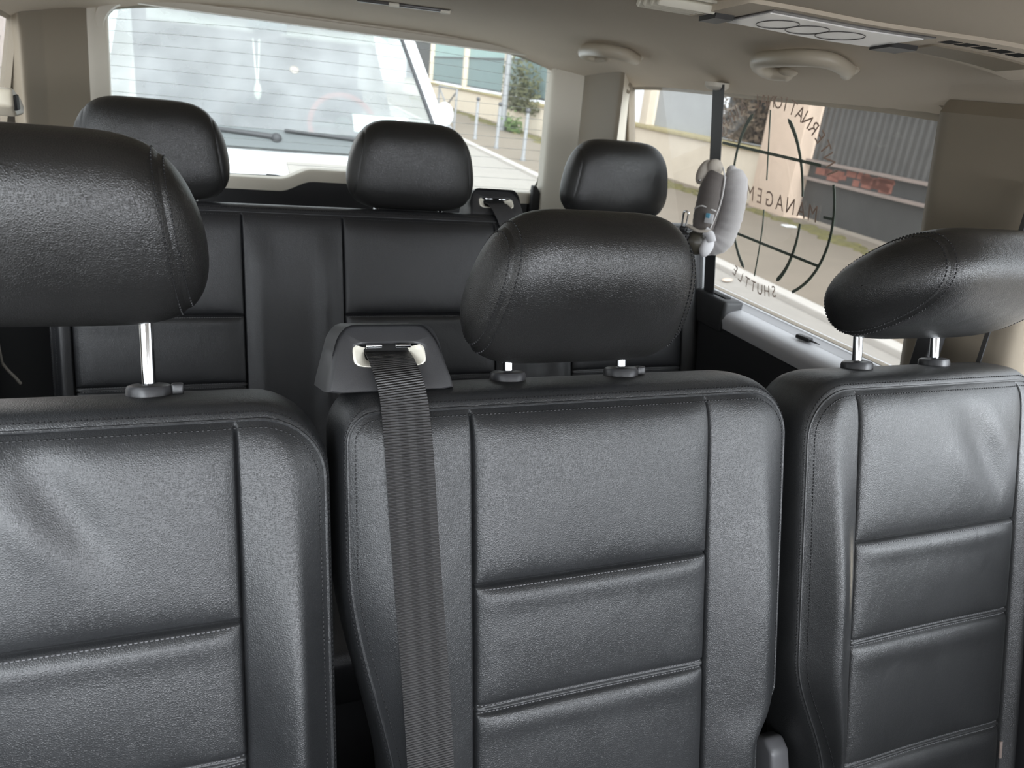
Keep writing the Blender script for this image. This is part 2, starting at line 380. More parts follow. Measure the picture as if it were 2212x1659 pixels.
def back_cushion(fr, root, xl0, xr0, zones, seams, st=-0.022, sb=-0.60, rl=0.055, rr=0.055, xlf=None, xrf=None, amps=(0.03, 0.03), mat='leather', wl=0.4, wr=0.4, ripple=0.0, seed=1, dents=()):
    """backrest with pinched insert panels; zones = [(x0, x1)] inserts, seams = [s] cross seams"""
    rnd = random.Random(seed)
    m = M[mat]
    xlf = xlf or (lambda s: 0.0); xrf = xrf or (lambda s: 0.0)
    def xl(s):
        q = st - s; c = rl - math.sqrt(max(0, rl * rl - (rl - q) ** 2)) if q < rl else 0.0
        return xl0 + xlf(s) + c
    def xr(s):
        q = st - s; c = rr - math.sqrt(max(0, rr * rr - (rr - q) ** 2)) if q < rr else 0.0
        return xr0 + xrf(s) - c
    def D(x, s):
        L, R = xl(s), xr(s)
        e = 1 - math.exp(-max(0, x - L) / 0.016); e *= 1 - math.exp(-max(0, R - x) / 0.016); e *= 1 - math.exp(-max(0, st - s) / 0.014)
        d = 0.0590 + 0.012 * e
        inz = None
        for (a, b) in zones:
            if a <= x <= b: inz = (a, b)
        if inz:
            a, b = inz
            u = 2 * (x - a) / (b - a) - 1
            lo = [st] + list(seams) + [sb - 0.1]
            for k in range(len(lo) - 1):
                if lo[k] >= s >= lo[k + 1]:
                    v = (lo[k] - s) / (lo[k] - lo[k + 1])
                    prof = (1 - abs(2 * v - 1) ** (11 if k else 9))
                    h = (0.0065 if k == 0 else 0.0075) * prof * (1 - abs(u) ** 16) + 0.004 * (1 - abs(2 * v - 1) ** 2) * (1 - u * u)
                    if k: h += 0.0028 * math.exp(-((v - 0.10) / 0.09) ** 2) * (1 - abs(u) ** 8)
                    d += h
            for k, sk in enumerate(seams):
                if k == 0: d -= 0.0035 * math.exp(-((s - sk) / 0.0018) ** 2)
                else:
                    d += -0.0028 * math.exp(-((s - sk - 0.0042) / 0.0018) ** 2) - 0.0028 * math.exp(-((s - sk + 0.0042) / 0.0018) ** 2) + 0.0015 * math.exp(-((s - sk) / 0.0028) ** 2)
            d -= 0.008 * sstep(-0.15, -0.45, s) * (1 - abs(u) ** 2) * 0.6
        else:
            za, zb = zones[0][0], zones[-1][1]
            if x < za:
                t = (za - x) / max(1e-6, za - xl(s)); amp = amps[0]
            elif x > zb:
                t = (x - zb) / max(1e-6, xr(s) - zb); amp = amps[1]
            else: t = 0.0; amp = 0.0
            t = max(0, min(1, t))
            A = 0.006 + amp * sstep(-0.04, -0.30, s)
            d += A * (-math.log(math.exp(-13 * t / 0.62) + math.exp(-13 * (1 - t) / 0.38)) / 13 + 0.055) * e
            for (a, b) in zones:
                for q in ((b + 0.032) if b < zb else None, (a - 0.032) if a > za else None):
                    if q is not None: d += 0.009 * math.exp(-((x - q) / 0.018) ** 2) * sstep(-0.03, -0.12, s)
        for (a, b) in zones:
            for q in (a, b): d -= 0.0052 * math.exp(-((x - q) / 0.0016) ** 2) * sstep(st, st - 0.01, s)
        for (dx, dd, dr, da) in dents:
            d += da * math.exp(-(((x - dx) + 0.5 * (s - dd)) ** 2 + 0.25 * (s - dd) ** 2) / dr ** 2)
        return d
    # sample rows
    rows_s = [st - (st - sb) * i / 90 for i in range(91)]
    rows_s += [st - rl * (1 - math.cos(PI / 2 * i / 10)) for i in range(1, 10)]
    for sk in seams:
        rows_s += [sk + k * 0.0016 for k in range(-8, 9)] + [sk + k * 0.0008 for k in range(-7, 8)]
    rows_s = sorted(set(rows_s), reverse=True)
    rs = [rows_s[0]]
    for q in rows_s[1:]:
        if rs[-1] - q > 0.0005: rs.append(q)
    if rs[-1] > sb: rs[-1] = sb
    za, zb = zones[0][0], zones[-1][1]
    def left_cols(s):
        L = xl(s); return [L + (za - L) * t for t in TL]
    def right_cols(s):
        R = xr(s); return [zb + (R - zb) * t for t in TR]
    TL = [1 - t for t in reversed(sorted([i / 16 for i in range(17)] + [0.008, 0.018, 0.032, 0.05, 0.075, 0.1, 0.96, 0.985]))]
    TR = sorted([i / 16 for i in range(17)] + [0.008, 0.018, 0.032, 0.05, 0.075, 0.1, 0.96, 0.985])
    body = MB()
    body.grid([[fr.P(x, D(x, s), s) for x in left_cols(s)] for s in rs])
    body.grid([[fr.P(x, D(x, s), s) for x in right_cols(s)] for s in rs])
    for k in range(len(zones) - 1):
        xs = dense(zones[k][1], zones[k + 1][0], 14, (zones[k][1], zones[k + 1][0]))
        body.grid([[fr.P(x, D(x, s), s) for x in xs] for s in rs])
    # top boundary between left and right column groups must follow the same edge
    loop = [(xl(s), s) for s in reversed(rs)]
    loop += [(x, st) for x in dense(xl(st), xr(st), 40)[1:-1]]
    loop += [(xr(s), s) for s in rs]
    n = len(loop)
    nr = []
    for i in range(n):
        a = Vector(loop[max(0, i - 1)]); b = Vector(loop[min(n - 1, i + 1)]); t = (b - a)
        if t.length < 1e-9: t = Vector((0, 1))
        t.normalize(); nr.append(Vector((-t.y, t.x)))
    for i in range(n):
        k = max(0, min(n - 1, i)); 
    def ringpt(i, o, d):
        x, s = loop[i]; N = nr[i]; wx = wl if N.x < 0 else wr
        return (x + N.x * o * wx, d, s + N.y * o)
    rows = []
    for (o, d) in RINGS:
        rows.append([fr.P(*ringpt(i, o, d)) for i in range(n)])
    body.grid(rows)
    last = rows[-1]
    cen = [fr.P((xl0 + xr0) / 2, -0.050, loop[i][1]) for i in range(n)]
    body.grid([last, cen])
    bk = body.build('backrest', m, root, angle=60)
    # insert panels, one per pinched pad
    for (a, b) in zones:
        lo = [st] + list(seams) + [sb]
        xs = dense(a, b, 26, (a, b))
        for k in range(len(lo) - 1):
            ss = [q for q in rs if lo[k + 1] - 1e-9 <= q <= lo[k] + 1e-9]
            ss = sorted(set(ss + [lo[k], lo[k + 1]]), reverse=True)
            mb = MB(); mb.grid([[fr.P(x, D(x, s), s) for x in xs] for s in ss])
            mb.build('insert_panel', m, bk, angle=60)
    # welt along the boundary
    fo = [fr.V(0, 1, 0)] * n
    w = MB(); w.tube([fr.P(*ringpt(i, 0.0005, 0.0588)) for i in range(n)], 0.0017, 8)
    w.build('piping', m, bk)
    inner = []; outer = []; ni = []; no = []
    for i in range(n):
        x, s = loop[i]; N = nr[i]
        q = (x - N.x * 0.0062, s - N.y * 0.0062)
        inner.append(fr.P(q[0], D(*q) + 0.0002, q[1])); ni.append(fr.V(0, 1, 0))
        outer.append(fr.P(*ringpt(i, 0.0075, 0.0566))); no.append(fr.V(N.x * 0.5, 0.8, N.y * 0.5))
    mb = stitch_mb(inner, ni); m2 = stitch_mb(outer, no); mb.add(m2.v, m2.f)
    mb.build('stitching', M['thread'], bk, smooth=False)
    # twin stitch rows at the lower cross seams, single row at the others
    for (a, b) in zones:
        for k, sk in enumerate(seams):
            mb = MB()
            for off in ((0.0035, -0.0035) if k else (-0.004,)):
                xs = [a + 0.006 + (b - a - 0.012) * i / 30 for i in range(31)]
                q = stitch_mb([fr.P(x, D(x, sk + off) + 0.0003, sk + off) for x in xs], [fr.V(0, 1, 0)] * 31, pitch=0.0042, ln=0.0032, w=0.0013, h=0.0008)
                mb.add(q.v, q.f)
            mb.build('seam_stitching', M['thread_glint'], bk, smooth=False)
    return bk, D

def headrest(fr, root, xc, dc, sc, tilt, hw=0.133, a=0.088, b=0.052, pe=2.4, p=6.5, q=2.1, seam=0.113, mat='leather_head', stitched=True, taper=0.11):
    ct, stl = math.cos(tilt), math.sin(tilt)
    def prof(th):
        c, s_ = math.cos(th), math.sin(th)
        return (a * math.copysign(abs(c) ** (2 / pe), c), b * math.copysign(abs(s_) ** (2 / pe), s_))
    def k(x): return max(0.0, 1 - abs(x / hw) ** p) ** (1 / q)
    def pt(x, th, off=0.0):
        kk = k(x); A, B = prof(th)
        A *= kk; B *= kk
        if off:
            l = math.hypot(A, B) or 1; A += A / l * off; B += B / l * off
        # A along the tall axis, B along the thin axis
        return fr.P(xc + x * (1 - taper * A / a), dc + A * stl + B * ct, sc + A * ct - B * stl)
    nth = 56
    ths = [2 * PI * i / nth for i in range(nth)]
    core = MB(); xs = [-seam + 2 * seam * i / 22 for i in range(23)]
    def groove(x): return -0.0016 * math.exp(-((abs(x) - seam) / 0.0025) ** 2)
    xs = sorted(xs + [seam - 0.002, seam - 0.004, -seam + 0.002, -seam + 0.004])
    core.grid([[pt(x, t, groove(x)) for t in ths] for x in xs], closeu=True)
    h = core.build('headrest', M[mat], root, angle=60)
    for sg in (-1, 1):
        sp = MB()
        xx = [seam + (hw - seam) * math.sin(PI / 2 * i / 14) for i in range(15)]
        xx = sorted(set(xx + [seam + 0.002, seam + 0.004]))
        sp.grid([[pt(sg * min(x, hw * 0.99999), t, groove(x)) for t in ths] for x in xx], closeu=True)
        sp.build('side_panel', M[mat], h, angle=60)
    if stitched:
        for sg in (-1, 1):
            mb = MB()
            for off in (-0.0045, 0.0045):
                x = sg * (seam + off)
                P = [pt(x, t, 0.0002) for t in ths] + [pt(x, 0, 0.0002)]
                cen = fr.P(xc + x, dc, sc)
                Nn = [(p_ - cen).normalized() for p_ in P]
                s1 = stitch_mb(P, Nn); mb.add(s1.v, s1.f)
            mb.build('stitching', M['thread'], h, smooth=False)
    return h

def post(fr, root, x, s0, s1, button=0):
    mb = MB(); mb.lathe([(0.0, s0), (0.0062, s0), (0.0062, s1), (0.0, s1)], fr.P(x, 0, 0), fr.V(0, 0, 1), 20)
    mb.build('headrest_post', M['chrome'], root)
    mb = MB()
    mb.lathe([(0.0, -0.012), (0.0195, -0.012), (0.0205, -0.006), (0.0205, 0.0045), (0.019, 0.0075), (0.016, 0.0088), (0.0085, 0.0095), (0.0078, 0.007), (0.0064, 0.007)], fr.P(x, 0, 0.0), fr.V(0, 0, 1), 28)
    c = mb.build('post_collar', M['collar'], root)
    if button:
        mb = MB(); rot = Matrix.Rotation(-REC, 3, 'X')
        mb.box(fr.P(x + button * 0.0245, 0.001, 0.0035), (0.011, 0.013, 0.011), rot, 0.002)
        mb.build('release_button', M['collar'], c)

def seat_base(root, fr, xl, xr, sb=-0.60):
    b = BASE[root.name]
    mb = MB()
    # cushion: rounded slab sloping slightly up to the front
    y1 = fr.P(0, 0.045, sb).y; y0 = y1 - 0.46; n = 16
    rows = []
    prof = []
    for i in range(n + 1):
        t = i / n; prof.append(t)
    W = (xr - xl)
    def top(x, y):
        u = (2 * (x - xl) / W - 1); v = (y1 - y) / (y1 - y0)
        return 0.405 + 0.03 * v - 0.05 * max(0, v - 0.85) / 0.15 * max(0, v - 0.85) / 0.15 + 0.02 * abs(u) ** 3 - 0.03 * abs(u) ** 14 - 0.004 * math.exp(-((abs(u) - 0.6) / 0.02) ** 2)
    NX, NY = 40, 24
    xs = [xl + W * i / NX for i in range(NX + 1)]; ys = [y1 - (y1 - y0) * j / NY for j in range(NY + 1)]
    topv = [[(fr.cx + x, y, top(x, y)) for x in xs] for y in ys]
    mb.grid(topv)
    per = [topv[0][i] for i in range(NX + 1)] + [topv[j][NX] for j in range(1, NY + 1)] + [topv[NY][i] for i in range(NX - 1, -1, -1)] + [topv[j][0] for j in range(NY - 1, 0, -1)]
    mb.grid([per, [(p[0], p[1], 0.30) for p in per]], closeu=True)
    mb.fan([(p[0], p[1], 0.30) for p in per])
    mb.build('seat_cushion', M['leather'], root, angle=60)
    mb = MB(); mb.box((fr.cx + (xl + xr) / 2, (y0 + y1) / 2 + 0.02, 0.152), (W * 0.8, 0.36, 0.296), None, 0.01)
    mb.build('seat_frame', M['black_plastic'], root)

Y0, Z0 = 0.737, 0.97
SEAMS = (-0.206, -0.341, -0.500)
def nar_mid_r(s): return -0.026 * sstep(-0.395, -0.455, s)
def nar_mid_l(s): return 0.046 * sstep(-0.17, -0.46, s)
def nar_right_l(s): return 0.05 * sstep(-0.36, -0.54, s)

# left seat (headrest pulled up)
fL = Frame(-0.117, Y0, Z0)
sL = thing('passenger_seat', (-0.117, 0.42, 0), 'black leather passenger seat at the left edge with its headrest pulled up high', 'seat', 'middle row passenger seats')
back_cushion(fL, sL, -0.222, 0.224, [(-0.145, 0.1445)], SEAMS, amps=(0.034, 0.034), seed=2, rr=0.06, rl=0.06, dents=((0.0, -0.07, 0.022, -0.006), (-0.02, -0.10, 0.018, 0.004), (0.02, -0.105, 0.016, -0.003)))
headrest(fL, sL, 0, 0.052, 0.145, math.radians(28), hw=0.127, p=5.0, a=0.084, seam=0.101)
post(fL, sL, -0.0725, -0.02, 0.115); post(fL, sL, 0.0725, -0.02, 0.115, 1)
seat_base(sL, fL, -0.222, 0.224)

# middle seat (belt outlet on its shoulder)
fM = Frame(0.3915, Y0, Z0)
sM = thing('passenger_seat', (0.3915, 0.42, 0), 'black leather passenger seat in the middle with a seat belt outlet on its shoulder', 'seat', 'middle row passenger seats')
bkM, DM = back_cushion(fM, sM, -0.262, 0.268, [(-0.1385, 0.1495)], SEAMS, rl=0.03, rr=0.055, xlf=nar_mid_l, xrf=nar_mid_r, amps=(0.014, 0.026), seed=5)
headrest(fM, sM, -0.004, 0.050, 0.099, math.radians(36), hw=0.129, seam=0.110, p=5.5)
post(fM, sM, -0.0725, -0.02, 0.08); post(fM, sM, 0.0725, -0.02, 0.08, 1)
seat_base(sM, fM, -0.225, 0.235)

# right seat (headrest tilted forward)
fR = Frame(0.8975, Y0 - 0.010, Z0)
sR = thing('passenger_seat', (0.8975, 0.42, 0), 'black leather passenger seat beside the side window with its headrest tilted forward', 'seat', 'middle row passenger seats')
back_cushion(fR, sR, -0.208, 0.2, [(-0.1365, 0.1600)], (-0.216, -0.350, -0.521), rl=0.06, rr=0.03, xlf=nar_right_l, amps=(0.03, 0.02), seed=8, mat='leather_worn', dents=((0.07, -0.095, 0.026, -0.006), (0.035, -0.125, 0.02, 0.003), (0.105, -0.15, 0.02, -0.004), (0.11, -0.09, 0.016, 0.003)))
headrest(fR, sR, -0.004, 0.078, 0.108, math.radians(66), a=0.100, b=0.055, hw=0.148, p=5.0)
post(fR, sR, -0.0725, -0.02, 0.09); post(fR, sR, 0.0725, -0.02, 0.09)
seat_base(sR, fR, -0.165, 0.2)
# pivot cover low between the middle and right seats
mb = MB()
pv = [(-0.001, 0.0), (0.055, 0.0), (0.055, 0.10), (0.045, 0.125), (0.027, 0.135), (0.010, 0.125), (-0.001, 0.10)]
mb.prism([(0.555 + a, 0.355 + b) for a, b in pv], 0, 0.690, 0.722, 0.006)
mb.build('pivot_cover', M['pivot'], sR)

# belt outlet on the middle seat's shoulder
def outlet(fr, root, xc, w0, w1, h, d0=-0.045, d1=0.045, s0=-0.004):
    """trapezoid housing with a recessed slot"""
    mb = MB()
    def sec(t, ins=0.0):
        hw = (w0 * (1 - t) + w1 * t) / 2; return hw
    outl = []
    # front outline (rounded trapezoid), sheared so the top leans right like the moulding
    N = []
    shp = [(-w0 / 2, 0), (w0 / 2, 0), (w1 / 2 + 0.004, h * 0.80), (w1 / 2 - 0.006, h), (-w1 / 2 + 0.006, h), (-w1 / 2 - 0.004, h * 0.82)]
    rd = []
    for i in range(len(shp)):
        a = Vector(shp[i - 1]); b = Vector(shp[i]); c = Vector(shp[(i + 1) % len(shp)])
        r = 0.004 if i in (0, 1) else 0.006
        p0 = b + (a - b).normalized() * r; p1 = b + (c - b).normalized() * r
        for k in range(5):
            t = k / 4; rd.append((1 - t) ** 2 * p0 + 2 * t * (1 - t) * b + t * t * p1)
    slotc = (0.0, h * 0.55); sw, sh = w1 * 0.80, h * 0.36
    hole = []
    for p in rd:
        hole.append(None)
    n = len(rd)
    # slot loop sampled by angle to pair with outline
    def slotpt(ang, k=1.0):
        c, s_ = math.cos(ang), math.sin(ang); e = 5.0
        r = (abs(c / (sw / 2 * k)) ** e + abs(s_ / (sh / 2 * k)) ** e) ** (-1 / e)
        return Vector((slotc[0] + c * r, slotc[1] + s_ * r))
    m = 64
    def outpt(ang):
        # ray from slot centre to outline polygon
        o = Vector(slotc); dvec = Vector((math.cos(ang), math.sin(ang))); best = None
        for i in range(n):
            a = rd[i]; b = rd[(i + 1) % n]; e = b - a; den = dvec.x * e.y - dvec.y * e.x
            if abs(den) < 1e-12: continue
            t = ((a.x - o.x) * e.y - (a.y - o.y) * e.x) / den; u = ((a.x - o.x) * dvec.y - (a.y - o.y) * dvec.x) / den
            if t > 0 and -1e-6 <= u <= 1 + 1e-6 and (best is None or t < best): best = t
        return o + dvec * best
    A = [2 * PI * i / m for i in range(m)]
    op = [outpt(a) for a in A]; sp1 = [slotpt(a, 1.12) for a in A]; sp = [slotpt(a) for a in A]; sp2 = [slotpt(a, 0.9) for a in A]
    def P(p, d): return fr.P(xc + p.x, d, s0 + p.y)
    shrink = lambda p, f: Vector((p.x * f, p.y * f + (1 - f) * h * 0.4))
    def dsl(p): return d1 - 0.030 * (p.y / h) ** 1.5      # face leans back towards the top
    rows = [[P(shrink(p, 1.02), d0) for p in op], [P(shrink(p, 1.02), d1 - 0.018) for p in op], [P(shrink(p, 1.0), dsl(p) - 0.006) for p in op], [P(shrink(p, 0.965), dsl(p) - 0.001) for p in op], [P(shrink(p, 0.93), dsl(p)) for p in op],
            [P(p, dsl(p)) for p in sp1], [P(p, dsl(p) - 0.0015) for p in sp], [P(p, dsl(p) - 0.006) for p in sp2]]
    mb.grid(rows, closeu=True)
    mb.fan([P(shrink(p, 1.02), d0) for p in op])
    ho = mb.build('belt_outlet', M['black_plastic'], root, angle=50)
    lip = MB()
    cup = [A[i] for i in range(m) if math.sin(A[i]) < 0.35]
    lows = sorted([a if a > PI / 2 else a + 2 * PI for a in cup])
    lip.grid([[P(slotpt(a, 0.99), dsl(slotpt(a)) - 0.0015) for a in lows], [P(slotpt(a, 0.93), dsl(slotpt(a)) - 0.0005) for a in lows], [P(slotpt(a, 0.80) - Vector((0, 0.0)), dsl(slotpt(a)) - 0.004) for a in lows], [P(slotpt(a, 0.62), dsl(slotpt(a)) - 0.014) for a in lows]])
    lip.build('slot_liner', M['cream'], ho)
    inn = MB(); inn.fan([P(p, dsl(p) - 0.0145) for p in sp]); inn.build('slot_back', M['dark'], ho)
    rl = MB()
    for xx in (-0.2, 0.2):
        rl.box(P(Vector((slotc[0] + xx * sw, slotc[1] + sh * 0.36)), dsl(Vector(slotc)) - 0.006), (sw * 0.22, 0.004, 0.004), None, 0.001)
    rl.build('guide_clip', M['chrome'], ho)
    return ho
outlet(fM, sM, -0.212, 0.132, 0.094, 0.066, d0=-0.045, d1=0.040)

# seat belt strap running from the outlet down the seat
def strap(pts, widths, name, mat, parent=None, loc=None, across=None, th=0.0012):
    """flat webbing ribbon; pts centre line, across = direction of the width"""
    mb = MB(); uvs = []
    P = [Vector(p) for p in pts]; acc = 0; rows = []
    n = 9
    dist = [0]
    for i in range(1, len(P)): dist.append(dist[-1] + (P[i] - P[i - 1]).length)
    for side in (0, 1):
        rows = []
        for i, p in enumerate(P):
            t = (P[min(i + 1, len(P) - 1)] - P[max(i - 1, 0)]).normalized()
            ac = Vector(across[i] if isinstance(across, list) else across); ac = (ac - t * ac.dot(t)).normalized(); nn = ac.cross(t)
            rows.append([p + ac * (widths[i] * (k / (n - 1) - 0.5)) + nn * (th / 2 if side == 0 else -th / 2) for k in range(n)])
            uvs += [(widths[i] * (k / (n - 1) - 0.5), dist[i]) for k in range(n)]
        mb.grid(rows, flip=bool(side))
    # edges
    m = len(P) * n
    for i in range(len(P) - 1):
        a = i * n; b = (i + 1) * n
        mb.f.append((a, b, b + m, a + m)); mb.f.append((a + n - 1, b + n - 1, b + n - 1 + m, a + n - 1 + m))
    me_uvs = uvs
    return mb, me_uvs
bp = [(-0.212, 0.012, 0.0345), (-0.212, 0.022, 0.0335), (-0.2125, 0.033, 0.030), (-0.2115, 0.043, 0.023), (-0.209, 0.053, 0.010)]
def belt_d(x, s): return max(DM(x - 0.02, s), DM(x + 0.02, s), DM(x, s)) + 0.0022
bc = []
for i in range(5): bc.append(fM.P(*bp[i]))
x_at = lambda s: -0.2065 + 0.019 * sstep(0.0, -0.55, s)
for s in [-0.005, -0.015, -0.025, -0.04, -0.06] + [-0.08 - 0.02 * k for k in range(27)]:
    x = x_at(s); d = 0.064 if s > -0.02 else max(belt_d(x, s), 0.064)
    bc.append(fM.P(x, d, s))
for _ in range(2):
    bc = [bc[0]] + [(bc[i - 1] + bc[i] * 2 + bc[i + 1]) / 4 for i in range(1, len(bc) - 1)] + [bc[-1]]
mb, uv = strap(bc, [0.046 + 0.002 * min(1, i / 8) for i in range(len(bc))], '', None, across=(1, 0, 0))
o = mb.build('seat_belt', M['webbing'], None, loc=bc[-1], uvs=uv)
tag(o, 'black seat belt strap hanging down the front of the middle passenger seat', 'seat belt')

# ------------------------------------------------------------------ rear bench
fB = Frame(0.0, 1.60, 0.99)
bench = thing('rear_bench', (0.43, 1.25, 0), 'black leather three-place rear bench with three headrests below the rear window', 'bench')
ZB = [(-0.205, 0.084), (0.272, 0.592), (0.775, 1.065)]
back_cushion(fB, bench, -0.238, 1.125, ZB, (-0.206, -0.338, -0.50), rl=0.04, rr=0.03, amps=(0.012, 0.012), mat='leather_rear', wl=0.3, wr=0.9, st=-0.012)
for xc in (-0.064, 0.423, 0.905):
    headrest(fB, bench, xc, 0.030, 0.097, math.radians(14), hw=0.131, a=0.088, b=0.052, pe=2.7, p=5.0, seam=0.112, stitched=False)
    for dx in (-0.07, 0.07):
        mb = MB(); mb.lathe([(0.0, -0.02), (0.0062, -0.02), (0.0062, 0.06), (0.0, 0.06)], fB.P(xc + dx, 0, 0), fB.V(0, 0, 1), 14)
        mb.build('headrest_post', M['chrome'], bench)
        mb = MB(); mb.lathe([(0.0, -0.012), (0.019, -0.012), (0.020, 0.002), (0.016, 0.007), (0.0064, 0.007)], fB.P(xc + dx, 0, 0), fB.V(0, 0, 1), 18)
        mb.build('post_collar', M['collar'], bench)
outlet(fB, bench, 0.612, 0.128, 0.100, 0.066, d0=-0.045, d1=0.040)
mb = MB()
mb.tube([fB.P(1.150, 0.030, q) for q in (-0.055, -0.065, -0.10, -0.2, -0.3, -0.45, -0.58)], 0.026, 20, rads=[0.010, 0.020, 0.026, 0.027, 0.027, 0.027, 0.027]); mb.build('side_bolster', M['bolster'], bench)['label'] = 'rounded side bolster with window light painted in as pale grey'
mb = MB()
mb.box((0.43, 1.20, 0.36), (1.34, 0.48, 0.12), None, 0.03); mb.build('seat_cushion', M['leather_rear'], bench)
mb = MB(); mb.box((0.43, 1.26, 0.151), (1.2, 0.40, 0.298), None, 0.01); mb.build('seat_frame', M['black_plastic'], bench)
bb = [fB.P(0.612, 0.012, 0.034), fB.P(0.612, 0.030, 0.030), fB.P(0.615, 0.050, 0.018), fB.P(0.62, 0.068, -0.005)] + [fB.P(0.625 + 0.02 * k / 10, 0.081, -0.03 - 0.045 * k) for k in range(11)]
mb, uv = strap(bb, [0.046] * len(bb), '', None, across=(1, 0, 0))
o = mb.build('seat_belt', M['webbing_plain'], None, loc=bb[-1], uvs=uv)
tag(o, 'dark seat belt strap coming out of the outlet on the rear bench', 'seat belt')

# thin pale cord in the dark gap left of the rear bench
cd = MB(); cd.tube(smooth_path([(-0.310, 1.44, 0.740), (-0.303, 1.44, 0.727), (-0.294, 1.44, 0.714), (-0.287, 1.44, 0.702)]), 0.0028, 8)
cd.tube(smooth_path([(-0.310, 1.44, 0.740), (-0.315, 1.46, 0.80), (-0.314, 1.50, 0.90), (-0.310, 1.55, 0.99)]), 0.0020, 8)
tag(cd.build('cord', M['plate_grey'], loc=(-0.287, 1.44, 0.70)), 'thin pale cord hanging in the dark gap left of the rear bench', 'cord')
# small fabric tag at the foot of the right seat's insert
mb = MB(); mb.box(fR.P(0.166, 0.074, -0.562), (0.010, 0.003, 0.026), Matrix.Rotation(-REC, 3, 'X'), 0.0008); mb.build('fabric_tag', M['rail'], sR)

# ------------------------------------------------------------------ van shell
def wx(z): return 1.19 - max(0.0, z - 0.853) * 0.2          # right window plane
def zc(x, y):
    u = abs(x - 0.39) / 0.72
    z = 1.40 - 0.095 * min(u, 1.06) ** (8.0 - 4.0 * sstep(0.85, 1.12, y))
    if y > 1.75: z -= 0.03 * ((min(y, 2.25) - 1.75) / 0.45) ** 2
    return z
mir = lambda x: 0.78 - x

fl = MB(); fl.box((0.39, 0.42, -0.03), (1.66, 3.66, 0.06)); struct(fl.build('floor', M['carpet'], loc=(0.39, 0.42, -0.06), smooth=False))
# ceiling
ce = MB()
xs = [-0.345 + (1.125 + 0.345) * i / 56 for i in range(57)]
ys = [-1.35 + i * (2.215 + 1.35) / 60 for i in range(61)]
ce.grid([[(x, y, zc(x, y)) for x in xs] for y in ys], flip=True)
# rear edge rolls down to the tailgate
ce.grid([[(x, 2.215, zc(x, 2.215)) for x in xs], [(x, 2.222, zc(x, 2.215) - 0.006) for x in xs], [(x, 2.232, zc(x, 2.215) - 0.004) for x in xs], [(x, 2.26, zc(x, 2.215) + 0.02) for x in xs]], flip=True)
ce.grid([[(x, y, zc(x, y) + 0.035) for x in xs] for y in (ys[0], 1.75, 2.0, ys[-1] + 0.045)])
struct(ce.build('ceiling', M['headliner'], loc=(0.39, 0.42, 1.39)))

def rrect(y0, y1, z0, z1, r, n=9, taper=None):
    """rounded rectangle as 4 corner arcs of n points each"""
    pts = []
    for (cy, cz, a0) in ((y1 - r, z1 - r, 0), (y0 + r, z1 - r, PI / 2), (y0 + r, z0 + r, PI), (y1 - r, z0 + r, 1.5 * PI)):
        for k in range(n):
            a = a0 + PI / 2 * k / (n - 1); pts.append((cy + r * math.cos(a), cz + r * math.sin(a)))
    return pts
def ring_outer(hole, y0, y1, z0, z1, n=9):
    cor = [(y1, z1), (y0, z1), (y0, z0), (y1, z0)]
    out = []
    for c in range(4):
        for k in range(n):
            p = hole[c * n + k]; C_ = cor[c]; h = (n - 1) // 2
            if c % 2 == 0:
                a = (C_[0], p[1]); b = (p[0], C_[1])
            else:
                a = (p[0], C_[1]); b = (C_[0], p[1])
            s_, e_ = (hole[c * n], hole[c * n + n - 1])
            if c % 2 == 0: A, B = (C_[0], s_[1]), (e_[0], C_[1])
            else: A, B = (s_[0], C_[1]), (C_[0], e_[1])
            if k <= h:
                t = k / h; out.append((A[0] + (C_[0] - A[0]) * t, A[1] + (C_[1] - A[1]) * t))
            else:
                t = (k - h) / (n - 1 - h); out.append((C_[0] + (B[0] - C_[0]) * t, C_[1] + (B[1] - C_[1]) * t))
    return out
def wall_ring(mb, hole, outer, f_in, f_out):
    """f maps (y,z) to a point: inside skin and outside skin"""
    o = [f_in(*p) for p in outer]; h = [f_in(*p) for p in hole]; ho = [f_out(*p) for p in hole]; oo = [f_out(*p) for p in outer]
    mb.grid([oo, ho, h, o, oo], closeu=True)

WINS = [(-1.35, -0.36, (-1.24, -0.46)), (-0.36, 0.86, (-0.26, 0.72)), (0.86, 2.25, (0.935, 1.955))]
def side(sgn, rear):
    fx = (lambda x: x) if sgn > 0 else mir
    mb = MB(); panes = []
    for (y0, y1, (h0, h1)) in WINS:
        if y0 == 0.86: h1 = rear
        hole = rrect(h0, h1, 0.858, 1.318, 0.035); outer = ring_outer(hole, y0, y1, 0.83, 1.350)
        wall_ring(mb, hole, outer, lambda y, z: (fx(wx(z)), y, z), lambda y, z: (fx(wx(z) + 0.02), y, z))
        panes.append(hole)
    # lower half, black trim
    return mb, panes
mbR, panesR = side(1, 1.955)
mbL, panesL = side(-1, 2.035)
struct(mbR.build('wall_right', M['trim'], loc=(1.2, 0.42, 0), angle=30))
struct(mbL.build('wall_left', M['trim'], loc=(-0.42, 0.42, 0), angle=30))
wn = 2
for sgn, panes in ((1, panesR), (-1, panesL)):
    fx = (lambda x: x) if sgn > 0 else mir
    for k, hole in enumerate(panes):
        mb = MB(); c = [(fx(wx(z) + 0.012), y, z) for y, z in hole]
        mb.fan(c)
        mtl = 'glass_side' if k == 2 else 'glass_front'
        struct(mb.build('window_%d' % wn, M[mtl], loc=(fx(1.2), hole[0][0], 0.85), smooth=False)); wn += 1
